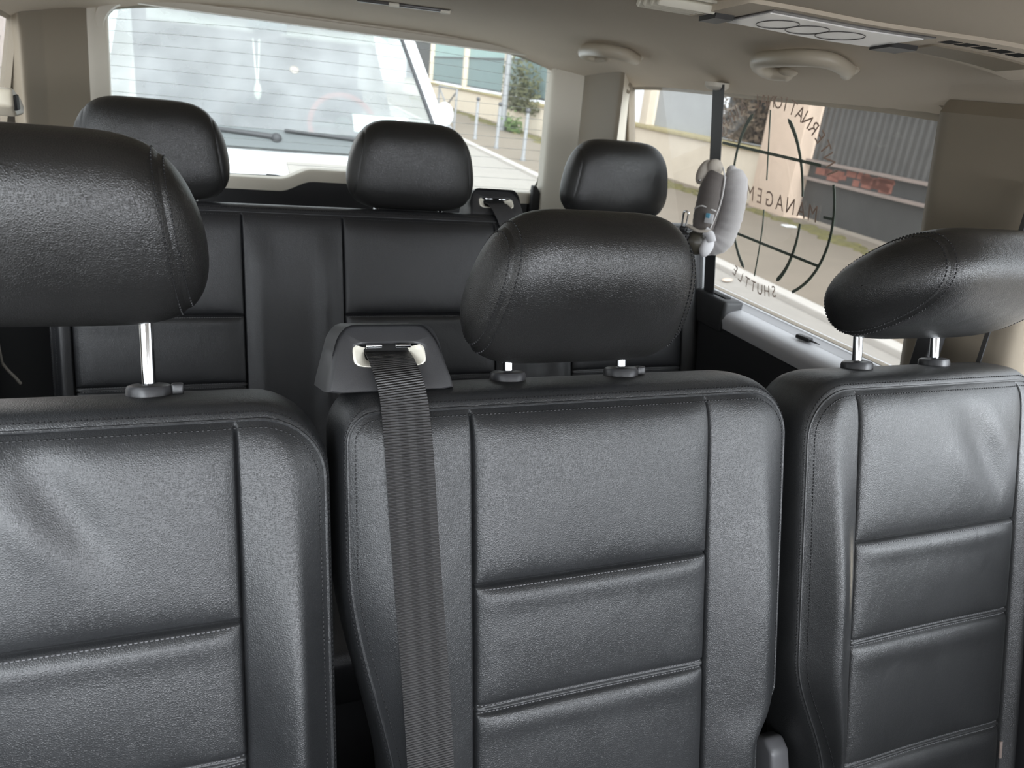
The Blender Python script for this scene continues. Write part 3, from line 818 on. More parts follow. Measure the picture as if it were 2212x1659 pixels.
# lower side linings and sill ledges
for sgn, nm in ((1, 'right'), (-1, 'left')):
    fx = (lambda x: x) if sgn > 0 else mir
    prof = [(1.215, 0.0), (1.105, 0.0), (1.098, 0.40), (1.102, 0.70), (1.108, 0.805), (1.215, 0.81)]
    mb = MB(); mb.prism([(fx(a), b) for a, b in prof], 1, -1.35, 2.25)
    struct(mb.build('baseboard_%s' % nm, M['lower'], loc=(fx(1.16), 0.42, 0)))
    prof = [(1.215, 0.812), (1.108, 0.807), (1.104, 0.826), (1.110, 0.840), (1.122, 0.8465), (1.150, 0.851), (1.153, 0.8495), (1.156, 0.8515), (1.178, 0.8545), (1.180, 0.857), (1.215, 0.8575)]
    mb = MB(); mb.prism([(fx(a), b) for a, b in prof], 1, -1.35, 2.2)
    struct(mb.build('trim_%d' % (1 if sgn > 0 else 2), M['sill'], loc=(fx(1.16), 0.42, 0.81), angle=50))
# front: low bulkhead under the open windscreen
mb = MB(); mb.box((0.39, -1.38, 0.45), (1.62, 0.06, 0.90)); struct(mb.build('wall_front', M['lower'], loc=(0.39, -1.38, 0), smooth=False))
mb = MB(); mb.box((0.39, -1.15, 0.84), (1.5, 0.40, 0.20), None, 0.04); o = mb.build('dashboard', M['lower'], loc=(0.39, -1.17, 0.75))
tag(o, 'black dashboard under the windscreen behind the viewer', 'dashboard')

# pillars between the side windows (padded trims)
def pillar(fx, y0, y1, name, z0=0.86, prot=0.035):
    mb = MB(); rows = []
    nz = 24
    for j in range(nz + 1):
        t = j / nz; z = z0 + (1.325 - z0) * t
        k = 1.0 if t < 0.93 else math.sqrt(max(0.0, 1 - ((t - 0.93) / 0.07) ** 2))
        pr = prot * (0.35 + 0.65 * k)
        row = []
        for i in range(17):
            u = i / 16; e = min(1, min(u, 1 - u) / 0.16); hh = math.sqrt(1 - (1 - e) ** 2)
            row.append((fx(wx(z) + 0.004 - (pr + 0.004) * hh), y0 + (y1 - y0) * u, z))
        rows.append(row)
    mb.grid(rows)
    return struct(mb.build(name, M['trim'], loc=(fx(1.13), (y0 + y1) / 2, z0)))
idn = lambda x: x
pillar(idn, 0.715, 0.945, 'trim_3'); pillar(mir, 0.715, 0.93, 'trim_4')
pillar(idn, -0.46, -0.26, 'trim_5'); pillar(mir, -0.46, -0.26, 'trim_6')

# rear quarter pillars, inward panel then strip turned to the cabin, lit faces coloured paler
def dpillar(fx, pts, name, mat, z0=0.83, zt=None):
    mb = MB(); zs = [z0 + (1.40 - z0) * j / 12 for j in range(13)]
    fine = []
    for i in range(len(pts) - 1):
        for k in range(8): fine.append(tuple(pts[i][q] + (pts[i + 1][q] - pts[i][q]) * k / 8 for q in (0, 1)))
    fine.append(pts[-1])
    for _ in range(2):
        fine = [fine[0]] + [tuple((fine[i - 1][q] + 2 * fine[i][q] + fine[i + 1][q]) / 4 for q in (0, 1)) for i in range(1, len(fine) - 1)] + [fine[-1]]
    rows = []
    for z in zs:
        k = 0.02 * (1 - (z - z0) / (1.40 - z0))
        rows.append([(fx(x + k), y, min(z, zc(fx(x + k), y) + 0.004)) for x, y in fine])
    mb.grid(rows)
    o = mb.build(name, mat, loc=(fx(1.08), 2.1, z0), angle=60)
    return struct(o)
dpillar(idn, [(1.122, 1.975), (1.052, 1.900)], 'trim_17', M['trim_light'])  # lit reveal of the same pillar, its brightness put into the colour
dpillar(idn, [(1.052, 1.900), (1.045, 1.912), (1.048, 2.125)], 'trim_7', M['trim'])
dpillar(idn, [(1.048, 2.125), (1.040, 2.137), (0.985, 2.205), (0.985, 2.25)], 'trim_8', M['trim_light'])  # forward-turned face, light on it painted in with the paler trim
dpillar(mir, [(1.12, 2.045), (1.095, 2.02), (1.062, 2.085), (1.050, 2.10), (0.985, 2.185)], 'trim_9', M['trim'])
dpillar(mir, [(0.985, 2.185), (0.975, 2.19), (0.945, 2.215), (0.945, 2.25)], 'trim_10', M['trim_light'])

# tailgate
def tg(x, z, off=0.0):
    return (x, 2.32 - (z - 0.93) * 0.28 + off, z)
def tgx(u, z):       # u in -1..1 across the window, tapering upward
    t = (z - 0.93) / 0.44
    l = -0.205 + 0.035 * t; r = 1.035 - 0.035 * t
    return l + (r - l) * (u + 1) / 2
def tgz(u, z): return z - 0.030 * (max(0.0, (z - 1.2) / 0.17)) * abs(u + 0.02) ** 2.2
def tgh(u, z, off=0.0): return tg(tgx(u, z), tgz(u, z), off)
hole = rrect(-1, 1, 0, 1, 0.16)
def hz(v): return 0.940 + v * (1.372 - 0.940)
def hole_pts(g, off, r=0.13):
    """window outline grown by g metres"""
    H = rrect(-1, 1, 0, 1, r)
    out = []
    for u, v in H:
        v2 = v
        x = tgx(u, hz(v)); z = tgz(u, hz(v)); cx, cz = 0.415, 1.156
        out.append((x + math.copysign(g, x - cx) * min(1, abs(u) * 1.0), z + math.copysign(g, z - cz) * min(1, abs(v - 0.5) * 2)))
    return [tg(x, z, off) for x, z in out]
def rr2(ax, az):      # corner radius differs in u and v so arcs look round
    pts = []
    for (cu, cv, a0) in ((1 - ax, 1 - az, 0), (-1 + ax, 1 - az, PI / 2), (-1 + ax, az, PI), (1 - ax, az, 1.5 * PI)):
        for k in range(9):
            a = a0 + PI / 2 * k / 8; pts.append((cu + ax * math.cos(a), cv + az * math.sin(a)))
    return pts
UV = rr2(0.10, 0.14)
def gl(g, off):
    out = []
    for u, v in UV:
        x = tgx(u, hz(v)); z = tgz(u, hz(v))
        x += g * u; z += g * (2 * v - 1)
        out.append(tg(x, z, off))
    return out
fr_ = MB()
outer = ring_outer([(tgx(u, hz(v)), tgz(u, hz(v))) for u, v in UV], -0.36, 1.20, 0.86, 1.43)
o3 = [tg(x, z, -0.004) for x, z in outer]
fr_.grid([gl(0.0, 0.004), gl(0.002, -0.016), gl(0.012, -0.020), gl(0.018, -0.018), gl(0.020, -0.012), gl(0.024, -0.011), gl(0.036, -0.014), gl(0.040, -0.006), o3, [tg(x, z, 0.04) for x, z in outer], gl(0.0, 0.02)], closeu=True)
struct(fr_.build('wall_back', M['trim_light'], loc=(0.415, 2.25, 0.9), angle=35))
# lower tailgate, black, up to the bench
lw = MB(); lw.prism([(2.275, 0.02), (2.275, 0.925), (2.30, 0.93), (2.36, 0.93), (2.36, 0.02)], 0, -0.36, 1.14)
struct(lw.build('trim_11', M['lower'], loc=(0.39, 2.3, 0)))
# pale ledge strip under the glass, with the raised hump over the latch
def hump(x):
    q = abs(x - 0.415); return 0.030 * (1 - sstep(0.10, 0.19, q))
hs = MB(); xs = [-0.19 + 1.20 * i / 80 for i in range(81)]
prof = [(0.018, 2.262), (0.020, 2.255), (0.017, 2.250), (0.010, 2.247), (-0.008, 2.246), (-0.010, 2.26)]
def hb(x): return 0.942 + hump(x)
hs.grid([[(x, y, hb(x) + dz) for x in xs] for dz, y in [(0.016, 2.30), (0.018, 2.262), (0.016, 2.254), (0.010, 2.250), (-0.016, 2.248)]])
struct(hs.build('trim_12', M['trim_light'], loc=(0.415, 2.26, 0.94)))
hk = MB()
hk.grid([[(x, y, z if z < 0.9 else hb(x) - 0.016) for x in xs] for z, y in [(0.95, 2.2485), (0.95, 2.246), (0.55, 2.243)]])
struct(hk.build('trim_13', M['lower'], loc=(0.415, 2.25, 0.7)))
# black corner pieces low on the tailgate sides
for sgn, n_ in ((1, 14), (-1, 15)):
    q = MB(); a = 0.975 if sgn > 0 else -0.145
    P_ = [(a, 0.90), (a + sgn * 0.07, 0.90), (a + sgn * 0.075, 0.935), (a + sgn * 0.035, 0.952), (a + sgn * 0.012, 0.985), (a, 0.985)]
    q.prism(P_, 1, 2.222, 2.245, 0.004)
    struct(q.build('trim_%d' % n_, M['lower'], loc=(a, 2.23, 0.9)))
# rear window pane with heater wires
pane = MB(); pane.fan(gl(0.004, 0.012))
wr = struct(pane.build('window_1', M['glass_rear'], loc=(0.415, 2.25, 0.94), smooth=False))
hw_ = MB()
for k in range(13):
    v = 0.045 + k * 0.072
    pts = [Vector(tgh(u / 10.0 * 0.985, hz(v), 0.0105)) for u in range(-10, 11)]
    hw_.tube(pts, 0.00045, 6)
hw_.build('heater_wires', M['heater'], wr)

# wiper resting outside along the foot of the rear window
rw = thing('rear_wiper', (0.42, 2.36, 0.95), 'black wiper blade lying along the foot of the rear window outside', 'wiper')
mb = MB(); mb.tube([tg(0.08 + 0.26 * k / 10, 0.949 + 0.002 * k / 10, 0.035) for k in range(11)], 0.004, 8); mb.build('blade', M['rubber'], rw)
mb = MB(); mb.tube([tg(0.20, 0.950, 0.045), tg(0.42, 0.93, 0.055)], 0.006, 8); mb.build('arm', M['rubber'], rw)

# ------------------------------------------------------------------ ceiling fittings
def oncl(x, y, dz=0.0): return Vector((x, y, zc(x, y) - dz))
def grab(path, label, r=0.0125):
    root = thing('grab_handle', path[len(path) // 2], label, 'handle', 'grab handles on the headliner')
    P = smooth_path(path, 7)
    n = len(P)
    mb = MB(); mb.tube(P, r, 14, rads=[r * (0.85 + 0.25 * math.sin(PI * i / (n - 1))) for i in range(n)], squash=(1.0, 1.1))
    mb.ball(P[0], r * 0.9, 12, 8); mb.ball(P[-1], r * 0.9, 12, 8)
    mb.build('grip', M['handle'], root)
    for q in (P[0], P[-1]):
        mb = MB(); mb.ball(oncl(q.x, q.y, 0.002), (0.017, 0.020, 0.010), 14, 8); mb.build('mount', M['handle'], root)
    return root
grab([oncl(1.005, 1.215, .008), oncl(0.990, 1.243, .012), oncl(0.955, 1.235, .014), oncl(0.915, 1.185, .016), oncl(0.900, 1.125, .017), oncl(0.903, 1.065, .017), oncl(0.930, 1.035, .016), oncl(0.972, 1.040, .013), oncl(0.995, 1.060, .008)],
     'beige grab handle nearer the viewer, above the side window', 0.0120)
grab([oncl(0.950, 1.815, .008), oncl(0.935, 1.850, .013), oncl(0.900, 1.835, .017), oncl(0.872, 1.775, .018), oncl(0.864, 1.715, .018), oncl(0.872, 1.665, .018), oncl(0.905, 1.645, .016), oncl(0.945, 1.670, .012), oncl(0.960, 1.690, .008)],
     'beige grab handle farther back, close to the rear window corner', 0.0135)

# cross-car console with lamp, switches and vents
con = thing('roof_console', (0.76, 0.85, 1.385), 'beige roof console strip with a clear reading lamp and two black switches', 'roof lamp')
CONP = [(0.45, 0.925), (0.567, 0.922), (0.667, 0.908), (0.755, 0.912), (0.83, 0.910), (0.87, 0.886), (0.90, 0.855), (0.93, 0.818), (0.96, 0.787), (0.99, 0.753), (1.05, 0.70)]
def con_y0(x):
    for (a, ya), (b, yb) in zip(CONP, CONP[1:]):
        if a <= x <= b: return ya + (yb - ya) * (x - a) / (b - a)
    return CONP[0][1] if x < CONP[0][0] else CONP[-1][1]
def con_y(x): return sum(con_y0(x + k * 0.012) for k in range(-4, 5)) / 9
def cpt(x, v, dz):    # v -1 (front edge) .. 1 (rear edge)
    y = con_y(x) + 0.072 * v
    return Vector((x, y, zc(x, y) - dz - (0.0065 * (v + 1) if dz > 0 else 0)))
def cslab(mb, x0, x1, v0, v1, z_out, lip=0.004, n=24, m=6, round_=0.0):
    rows = []
    for i in range(n + 1):
        x = x0 + (x1 - x0) * i / n
        w = 1.0
        row = []
        for j in range(m + 1):
            v = v0 + (v1 - v0) * j / m
            row.append(cpt(x, v, z_out))
        a = cpt(x, v0 - 0.04, -0.004); b = cpt(x, v1 + 0.04, -0.004)
        rows.append([a] + row + [b])
    ends = [[cpt(x0 - 0.002, v0 + (v1 - v0) * max(0, min(1, (j - 1) / m)), -0.004) for j in range(m + 3)]]
    ende = [[cpt(x1 + 0.002, v0 + (v1 - v0) * max(0, min(1, (j - 1) / m)), -0.004) for j in range(m + 3)]]
    mb.grid(ends + rows + ende)
mb = MB(); cslab(mb, 0.625, 1.02, -0.9, 0.85, 0.004, n=40); mb.build('console_body', M['headliner'], con, angle=50)
mb = MB(); cslab(mb, 0.668, 0.890, -0.72, 0.70, 0.0055); lens_e = mb.build('lamp_surround', M['lens_dark'], con)
mb = MB(); cslab(mb, 0.673, 0.886, -0.56, 0.66, 0.0070); ln = mb.build('lamp_lens', M['lamp_lens'], con)
mb = MB()
for xc in (0.725, 0.775, 0.825):
    pts = []
    for k in range(33):
        a = 2 * PI * k / 32; pts.append(cpt(xc + 0.026 * math.cos(a), 0.10 + 0.42 * math.sin(a), 0.0072))
    mb.tube(pts, 0.0007, 6)
mb.build('lens_ring', M['lens_dark'], ln)
for x0, x1 in ((0.634, 0.661), (0.888, 0.912)):
    mb = MB(); cslab(mb, x0, x1, 0.22, 0.72, 0.010, n=6); mb.build('lamp_switch', M['switch'], con)
mb = MB()
for i in range(5):
    x = 0.906 + i * 0.0135; cslab(mb, x, x + 0.010, -0.62, -0.36, 0.0046, n=3, m=2)
mb.build('vent_slot', M['dark'], con)
mb = MB(); cslab(mb, 0.912, 0.995, -0.15, 0.6, 0.0065, n=14); mb.build('vent_flap', M['trim'], con)
# slatted vent next to it
ven = thing('roof_vent', (0.595, 0.97, 1.39), 'cream slatted roof air vent beside the lamp console', 'vent')
for k in range(4):
    mb = MB(); mb.box((0.590, 0.930 + k * 0.017, 1.3915), (0.085, 0.008, 0.011), Matrix.Rotation(0.5, 3, 'X'), 0.002)
    mb.build('slat', M['cream'], ven)
mb = MB(); mb.prism([(0.535, 0.915), (0.64, 0.915), (0.65, 0.925), (0.65, 0.99), (0.64, 1.0), (0.535, 1.0)], 2, 1.3965, 1.4015); mb.build('vent_frame', M['trim_light'], ven)
mb = MB(); mb.tube(smooth_path([(0.640, 0.915, 1.394), (0.650, 0.93, 1.394), (0.652, 0.98, 1.394), (0.640, 1.0, 1.394)]), 0.004, 8); mb.build('vent_rim', M['cream'], ven)
# thin slit in the headliner further back
sl = thing('headliner_slot', (0.43, 1.72, 1.397), 'thin dark slot with two pale clips in the headliner near the rear window', 'roof slot')
mb = MB(); mb.box((0.42, 1.723, 1.3975), (0.19, 0.012, 0.008), Matrix.Rotation(-0.25, 3, 'Z'), 0.002); mb.build('slot', M['lens_dark'], sl)
for dx, dy in ((-0.02, 0.003), (0.082, -0.022)):
    mb = MB(); mb.box((0.42 + dx, 1.723 + dy, 1.3955), (0.022, 0.010, 0.008), Matrix.Rotation(-0.25, 3, 'Z'), 0.002); mb.build('clip', M['cream'], sl)
# coat hook at the rear corner of the side window
hook = thing('coat_hook', (1.10, 1.96, 1.305), 'small beige coat hook at the rear corner of the side window', 'hook')
mb = MB(); mb.box((1.100, 1.955, 1.304), (0.016, 0.022, 0.020), None, 0.004); mb.build('hook_base', M['trim'], hook)
mb = MB(); mb.tube(smooth_path([(1.098, 1.945, 1.304), (1.085, 1.938, 1.296), (1.084, 1.932, 1.286), (1.092, 1.928, 1.282)]), 0.004, 8); mb.build('hook_arm', M['trim'], hook)

# ------------------------------------------------------------------ belt at the side window with its pillow
sb = thing('seat_belt', (1.06, 1.47, 1.31), 'grey seat belt hanging down in front of the lettered side window', 'seat belt')
P = [Vector((1.052 + 0.072 * t, 1.482 - 0.030 * t, 1.318 - 0.500 * t)) for t in [i / 20 for i in range(21)]]
mb, uv = strap(P, [0.047] * 21, '', None, across=(0.1, 1.0, 0))
mb.build('webbing', M['webbing_plain'], sb, uvs=uv)
mb = MB(); mb.lathe([(0, -0.006), (0.026, -0.004), (0.026, 0.004), (0.02, 0.010), (0, 0.012)], (1.055, 1.492, 1.318), (0, 0, -1), 24); mb.build('anchor_cap', M['trim_light'], sb)
# belt entry box on the sill
bx = thing('belt_entry', (1.115, 1.44, 0.80), 'black plastic belt entry housing on the sill under the side window', 'belt housing')
mb = MB(); mb.box((1.128, 1.43, 0.832), (0.052, 0.125, 0.075), None, 0.008); mb.build('housing', M['black_plastic'], bx)
mb = MB(); mb.box((1.126, 1.43, 0.8705), (0.016, 0.075, 0.004), None, 0.001); mb.build('slot', M['dark'], bx)
# black latch on the sill
la = MB(); la.box((1.147, 1.158, 0.8565), (0.016, 0.034, 0.009), Matrix.Rotation(0.2, 3, 'Z'), 0.003); la.tube([(1.147, 1.142, 0.857), (1.152, 1.118, 0.856)], 0.003, 8, rads=[0.003, 0.0008])
tag(la.build('sill_latch', M['switch'], loc=(1.147, 1.158, 0.852)), 'tiny black latch on the grey window sill', 'latch')

pil = thing('belt_pillow', (1.085, 1.44, 1.05), 'grey plush belt pillow strapped around the belt at the side window', 'pillow')
def pw(px_, pz_, toward=0.0):
    """local helper: u to the right (along the window, towards the viewer), w up; thickness towards the cabin"""
    e = Vector((0.62, -0.785, 0.0)); c = Vector((-0.785, -0.62, 0.0))
    return Vector((1.083, 1.435, 1.075)) + e * px_ + Vector((0, 0, 1)) * pz_ + c * toward
body = [pw(0.010, 0.074), pw(0.020, 0.052), pw(0.026, 0.005), pw(0.024, -0.042), pw(0.014, -0.074), pw(-0.004, -0.084), pw(-0.020, -0.080)]
P = smooth_path(body, 8); n = len(P)
rad = []
for i in range(n):
    t = i / (n - 1); rad.append(0.029 * min(1, math.sqrt(0.15 + 5 * t)) * (1.08 if t > 0.6 else 1.0) * (1 if t < 0.85 else (1 - 0.45 * (t - 0.85) / 0.15)) * (1 + 0.025 * math.sin(i * 1.9)))
mb = MB(); mb.tube(P, 0.03, 24, rads=rad); mb.ball(P[0], rad[0], 16, 10); mb.build('body', M['pillow'], pil)
fc = [pw(-0.012, 0.066, .018), pw(-0.018, 0.040, .022), pw(-0.018, 0.0, .024), pw(-0.020, -0.035, .024), pw(-0.020, -0.060, .022)]
P = smooth_path(fc, 7); n = len(P)
mb = MB(); mb.tube(P, 0.03, 22, rads=[0.0275 * (0.82 + 0.2 * math.sin(PI * i / (n - 1))) * (1 + 0.02 * math.sin(i * 2.3)) for i in range(n)]); mb.build('front_panel', M['pillow_dark'], pil)
mb = MB(); mb.ball(pw(-0.042, 0.064, .026), (0.016, 0.013, 0.028), 18, 12, Matrix.Rotation(0.35, 3, 'Y')); mb.build('flap', M['pillow_beige'], pil)
mb = MB(); mb.ball(pw(-0.022, 0.076, .020), (0.020, 0.014, 0.018), 18, 12, Matrix.Rotation(0.5, 3, 'Y')); mb.build('flap', M['pillow_beige'], pil)
mb = MB(); mb.ball(pw(-0.026, -0.086, .030), (0.030, 0.026, 0.029), 20, 12); mb.build('pocket', M['pocket'], pil)
mb = MB(); mb.tube(smooth_path([pw(-0.002, 0.080, .030), pw(0.008, 0.055, .034), pw(0.010, 0.01, .036), pw(0.004, -0.030, .038), pw(0.000, -0.050, .040)]), 0.0017, 8); mb.build('piping', M['piping_white'], pil)
mb = MB(); mb.tube(smooth_path([pw(-0.043, -0.014, .040), pw(-0.024, -0.004, .052), pw(0.006, -0.012, .042)]), 0.0017, 8)
mb.build('piping', M['piping_white'], pil)
mb = MB(); mb.tube(smooth_path([pw(-0.048, -0.052, .046), pw(-0.020, -0.058, .056), pw(0.004, -0.052, .046)]), 0.007, 10, squash=(0.5, 1.0)); mb.build('strap_loop', M['pillow_beige'], pil)
mb = MB(); mb.box(pw(-0.004, -0.028, .052), (0.018, 0.004, 0.020), Matrix.Rotation(-0.85, 3, 'Z'), 0.001); tg_ = mb.build('tag', M['white_cloth'], pil)
mb = MB(); mb.box(pw(-0.007, -0.022, .0545), (0.009, 0.004, 0.010), Matrix.Rotation(-0.85, 3, 'Z'), 0.0005); mb.build('tag_print', M['blue'], tg_)
mb = MB(); mb.ball(pw(0.000, -0.090, .040), (0.016, 0.012, 0.024), 18, 12, Matrix.Rotation(0.25, 3, 'Y')); mb.build('strap_end', M['white_cloth'], pil)
mb = MB(); mb.tube(smooth_path([pw(-0.008, -0.056, .050), pw(0.004, -0.062, .050), pw(0.010, -0.076, .046)]), 0.010, 12, squash=(1.0, 0.5)); mb.build('strap_end', M['white_cloth'], pil)
mb = MB(); mb.ball(pw(-0.044, 0.047, .042), 0.0028, 10, 8); mb.build('snap', M['chrome'], pil)
# buckle tongue
bt = thing('belt_tongue', pw(-0.056, -0.068, .05), 'black belt tongue with a bright metal loop beside the grey pillow', 'belt tongue')
mb = MB(); mb.box(pw(-0.054, -0.076, .055), (0.028, 0.014, 0.026), Matrix.Rotation(-0.9, 3, 'Z') @ Matrix.Rotation(0.3, 3, 'Y'), 0.005); mb.box(pw(-0.055, -0.060, .055), (0.017, 0.012, 0.014), Matrix.Rotation(-0.9, 3, 'Z'), 0.004)
mb.build('grip', M['switch'], bt)
mb = MB(); lp = [(-0.060, -0.055), (-0.061, -0.026), (-0.057, -0.021), (-0.051, -0.023), (-0.050, -0.028), (-0.051, -0.054)]
mb.tube(smooth_path([pw(a, b, .055) for a, b in lp], 5), 0.0022, 8); mb.build('metal_loop', M['chrome'], bt)

# belt on the door pillar at the right edge
P = [Vector((1.057 + 0.030 * t, 0.731 + 0.010 * t, 1.225 - 0.40 * t)) for t in [i / 12 for i in range(13)]]
mb, uv = strap(P, [0.047] * 13, '', None, across=(0.75, 0.66, 0))
o = mb.build('seat_belt', M['webbing_plain'], None, loc=P[-1], uvs=uv)
tag(o, 'black seat belt running down the beige pillar behind the right headrest', 'seat belt')
mb = MB(); mb.box((1.098, 0.842, 0.905), (0.03, 0.03, 0.15), None, 0.004); struct(mb.build('trim_16', M['rubber'], loc=(1.098, 0.842, 0.83)))
# belt guide at the left window
bg = thing('belt_guide', (-0.30, 1.72, 1.15), 'beige belt guide at the left edge in front of the side window', 'belt guide')
mb = MB(); mb.prism([(1.70, 1.170), (1.76, 1.150), (1.785, 1.132), (1.77, 1.118), (1.70, 1.120), (1.67, 1.14), (1.68, 1.168)], 0, -0.325, -0.288, 0.006); mb.build('guide_body', M['handle'], bg)
mb = MB(); mb.box((-0.287, 1.70, 1.145), (0.006, 0.03, 0.026), None, 0.002); mb.build('guide_slot', M['dark'], bg)

# ------------------------------------------------------------------ window lettering
dec = thing('window_decal', (1.14, 1.372, 0.90), 'brown and dark green globe decal with mirrored lettering on the side window', 'decal')
def dp(a, b, off=0.0075):
    """decal plane: a along the van from the globe centre, b up from it"""
    z = 1.10 + b; return Vector((wx(z) + off, 1.372 + a, z))
def line_mb(mb, pts, w):
    L, R = [], []
    for i, p in enumerate(pts):
        t = Vector(pts[min(i + 1, len(pts) - 1)]) - Vector(pts[max(i - 1, 0)]); t.normalize(); nn = Vector((-t.y, t.x))
        ww = w[i] if hasattr(w, '__len__') else w
        L.append(Vector(p) + nn * ww / 2); R.append(Vector(p) - nn * ww / 2)
    rows = []
    for off in (0.0070, 0.0080):
        rows.append([[dp(q.x, q.y, off) for q in L], [dp(q.x, q.y, off) for q in R]])
    mb.grid([rows[0][0], rows[0][1], rows[1][1], rows[1][0], rows[0][0]])
gm = MB()
line_mb(gm, [(0.004 * (1 - abs(b) / .18) * -1 + (0.016 if b < -0.09 else 0) * (b + .09) / -.09, b) for b in [0.18 - i * 0.01 for i in range(15)]], 0.0036)
line_mb(gm, [(0.0 + 0.018 * (max(0, -b - 0.05) / 0.125) ** 1.3, b) for b in [-0.022 - i * 0.0153 for i in range(11)]], 0.0036)
for b0, b1, a0, a1 in ((0.091, 0.099, -0.160, 0.160), (-0.102, -0.090, -0.178, 0.178)):
    line_mb(gm, [(a0 + (a1 - a0) * i / 20, b0 + (b1 - b0) * i / 20) for i in range(21)], 0.0062)
def mer(t0, t1, sg, n=18):
    pts = []; w = []
    for i in range(n + 1):
        t = t0 + (t1 - t0) * i / n
        pts.append((sg * 0.118 * math.cos(t), 0.19 * math.sin(t))); w.append(0.0055 + 0.0045 * (abs(t) / 1.1) ** 1.5 if abs(t) < 1.02 else 0.0095 * max(0.15, 1 - (abs(t) - 1.02) / 0.06))
    return pts, w
for sg in (-1, 1):
    for (t0, t1) in ((1.08, 0.13), (-0.16, -1.06)):
        p_, w_ = mer(t0, t1, sg); line_mb(gm, p_, w_)
def arc(r, a0, a1, n=24): return [(r * math.cos(a0 + (a1 - a0) * i / n), r * math.sin(a0 + (a1 - a0) * i / n)) for i in range(n + 1)]
line_mb(gm, [(-p[0], p[1]) for p in arc(0.208, math.radians(17), math.radians(-58))], 0.0062)
line_mb(gm, [(-0.208, -0.003), (-0.181, -0.004)], 0.0055)
gm.build('globe', M['decal_dark'], dec, smooth=False)
def glyph(ch, size, mb, place):
    cu = bpy.data.curves.new('glyph', 'FONT'); cu.body = ch; cu.size = size; cu.align_x = 'CENTER'; cu.extrude = 0.0; cu.resolution_u = 4
    ob = bpy.data.objects.new('glyph', cu); COL.objects.link(ob)
    dg = bpy.context.evaluated_depsgraph_get(); me = ob.evaluated_get(dg).to_mesh()
    vs = [v.co.copy() for v in me.vertices]; fs = [list(p.vertices) for p in me.polygons]
    ob.evaluated_get(dg).to_mesh_clear()
    bpy.data.objects.remove(ob); bpy.data.curves.remove(cu)
    mb.add([place(v.x, v.y) for v in vs], fs)
def place_on(ca, cb, rot, sx=1.0):
    def f(x, y):
        x *= sx
        return dp(ca + x * math.cos(rot) - y * math.sin(rot), cb + x * math.sin(rot) + y * math.cos(rot), 0.0070)
    return f
mb = MB()
txt = 'INTERNATIONAL AIRPORT'
for i, ch in enumerate(txt):
    if ch == ' ':
        mb.build('lettering', M['decal_brown'], dec, smooth=False); mb = MB(); continue
    a = math.radians(-67 + 6.7 * i)
    r = 0.199 + (0.011 if abs(a) > 0.9 else 0.011 * (abs(a) / 0.9) ** 2) - 0.014
    ca, cb = r * math.sin(a), r * math.cos(a)
    glyph(ch, 0.040, mb, place_on(ca, cb, -a, 0.86))
mb.build('lettering', M['decal_brown'], dec, smooth=False)
mb = MB()
for i, ch in enumerate('MANAGEMENT'):
    glyph(ch, 0.047, mb, place_on(-0.150 + 0.0334 * i, -0.0180 + 0.0012 * i, 0.03, 0.80))
mb.build('lettering', M['decal_brown'], dec, smooth=False)
mb = MB()
for i, ch in enumerate('SHUTTLE'):
    a = math.radians(-16.4 + 6.9 * i)
    r = 0.212
    glyph(ch, 0.036, mb, place_on(r * math.sin(a) + 0.004, -r * math.cos(a), a, 0.82))
mb.build('lettering', M['decal_brown'], dec, smooth=False)

# ------------------------------------------------------------------ parked van behind
pv = thing('parked_van', (0.42, 4.6, -0.62), 'white parked van with a windscreen milky with painted-in sky reflection right behind the rear window', 'van')
VX = 0.41
def half(z): return 0.90 - 0.19 * max(0, (z - 0.72)) / 0.75 * 1.0
# windscreen: base curve at z 0.80, top at z 1.46
def ws(u, t):
    hw = 0.89 - 0.12 * t
    y = 4.06 + 0.62 * t + 0.16 * u * u
    z = 0.865 + 0.60 * t - 0.035 * u * u * (0.3 + 0.7 * t)
    return Vector((VX + u * hw, y, z))
mb = MB(); mb.grid([[ws(-1 + 2 * i / 24, j / 12) for i in range(25)] for j in range(13)])
mb.build('windscreen', M['wind'], pv)
def body_side(sg):
    P_ = []
    return P_
# A pillars
for sg in (-1, 1):
    mb = MB()
    rows = []
    for j in range(15):
        t = -0.08 + 1.1 * j / 14
        a = ws(sg * 1.0, t); b = ws(sg * 1.0, t) + Vector((sg * 0.085, 0.035, -0.004)); c = ws(sg * 1.0, t) + Vector((sg * 0.115, 0.15, -0.01)); a0 = a + Vector((-sg * 0.015, 0.012, 0))
        rows.append([a0, a + Vector((0, -0.012, 0)), (a + b) / 2 + Vector((0, -0.018, 0)), b, c])
    mb.grid(rows); mb.build('windscreen_pillar', M['van_white'], pv)
    mb = MB(); mb.tube([ws(sg * 1.0, -0.05 + 1.08 * j / 14) + Vector((-sg * 0.006, -0.010, 0)) for j in range(15)], 0.012, 8); mb.build('windscreen_seal', M['rubber'], pv)
# roof
mb = MB(); rows = []
for j in range(13):
    t = j / 12; row = []
    for i in range(25):
        u = -1 + 2 * i / 24; p = ws(u, 1.0)
        row.append(Vector((VX + u * (0.70 + 0.06 * min(1, t * 4)), p.y + 3.3 * t * t + 0.02 * (t > 0), p.z + (0.02 + 0.10 * (1 - (1 - t) ** 2)) - 0.06 * abs(u) ** 6)))
    rows.append(row)
mb.grid([[ws(-1 + 2 * i / 24, 1.0) for i in range(25)]] + rows); mb.build('roof', M['van_white'], pv)
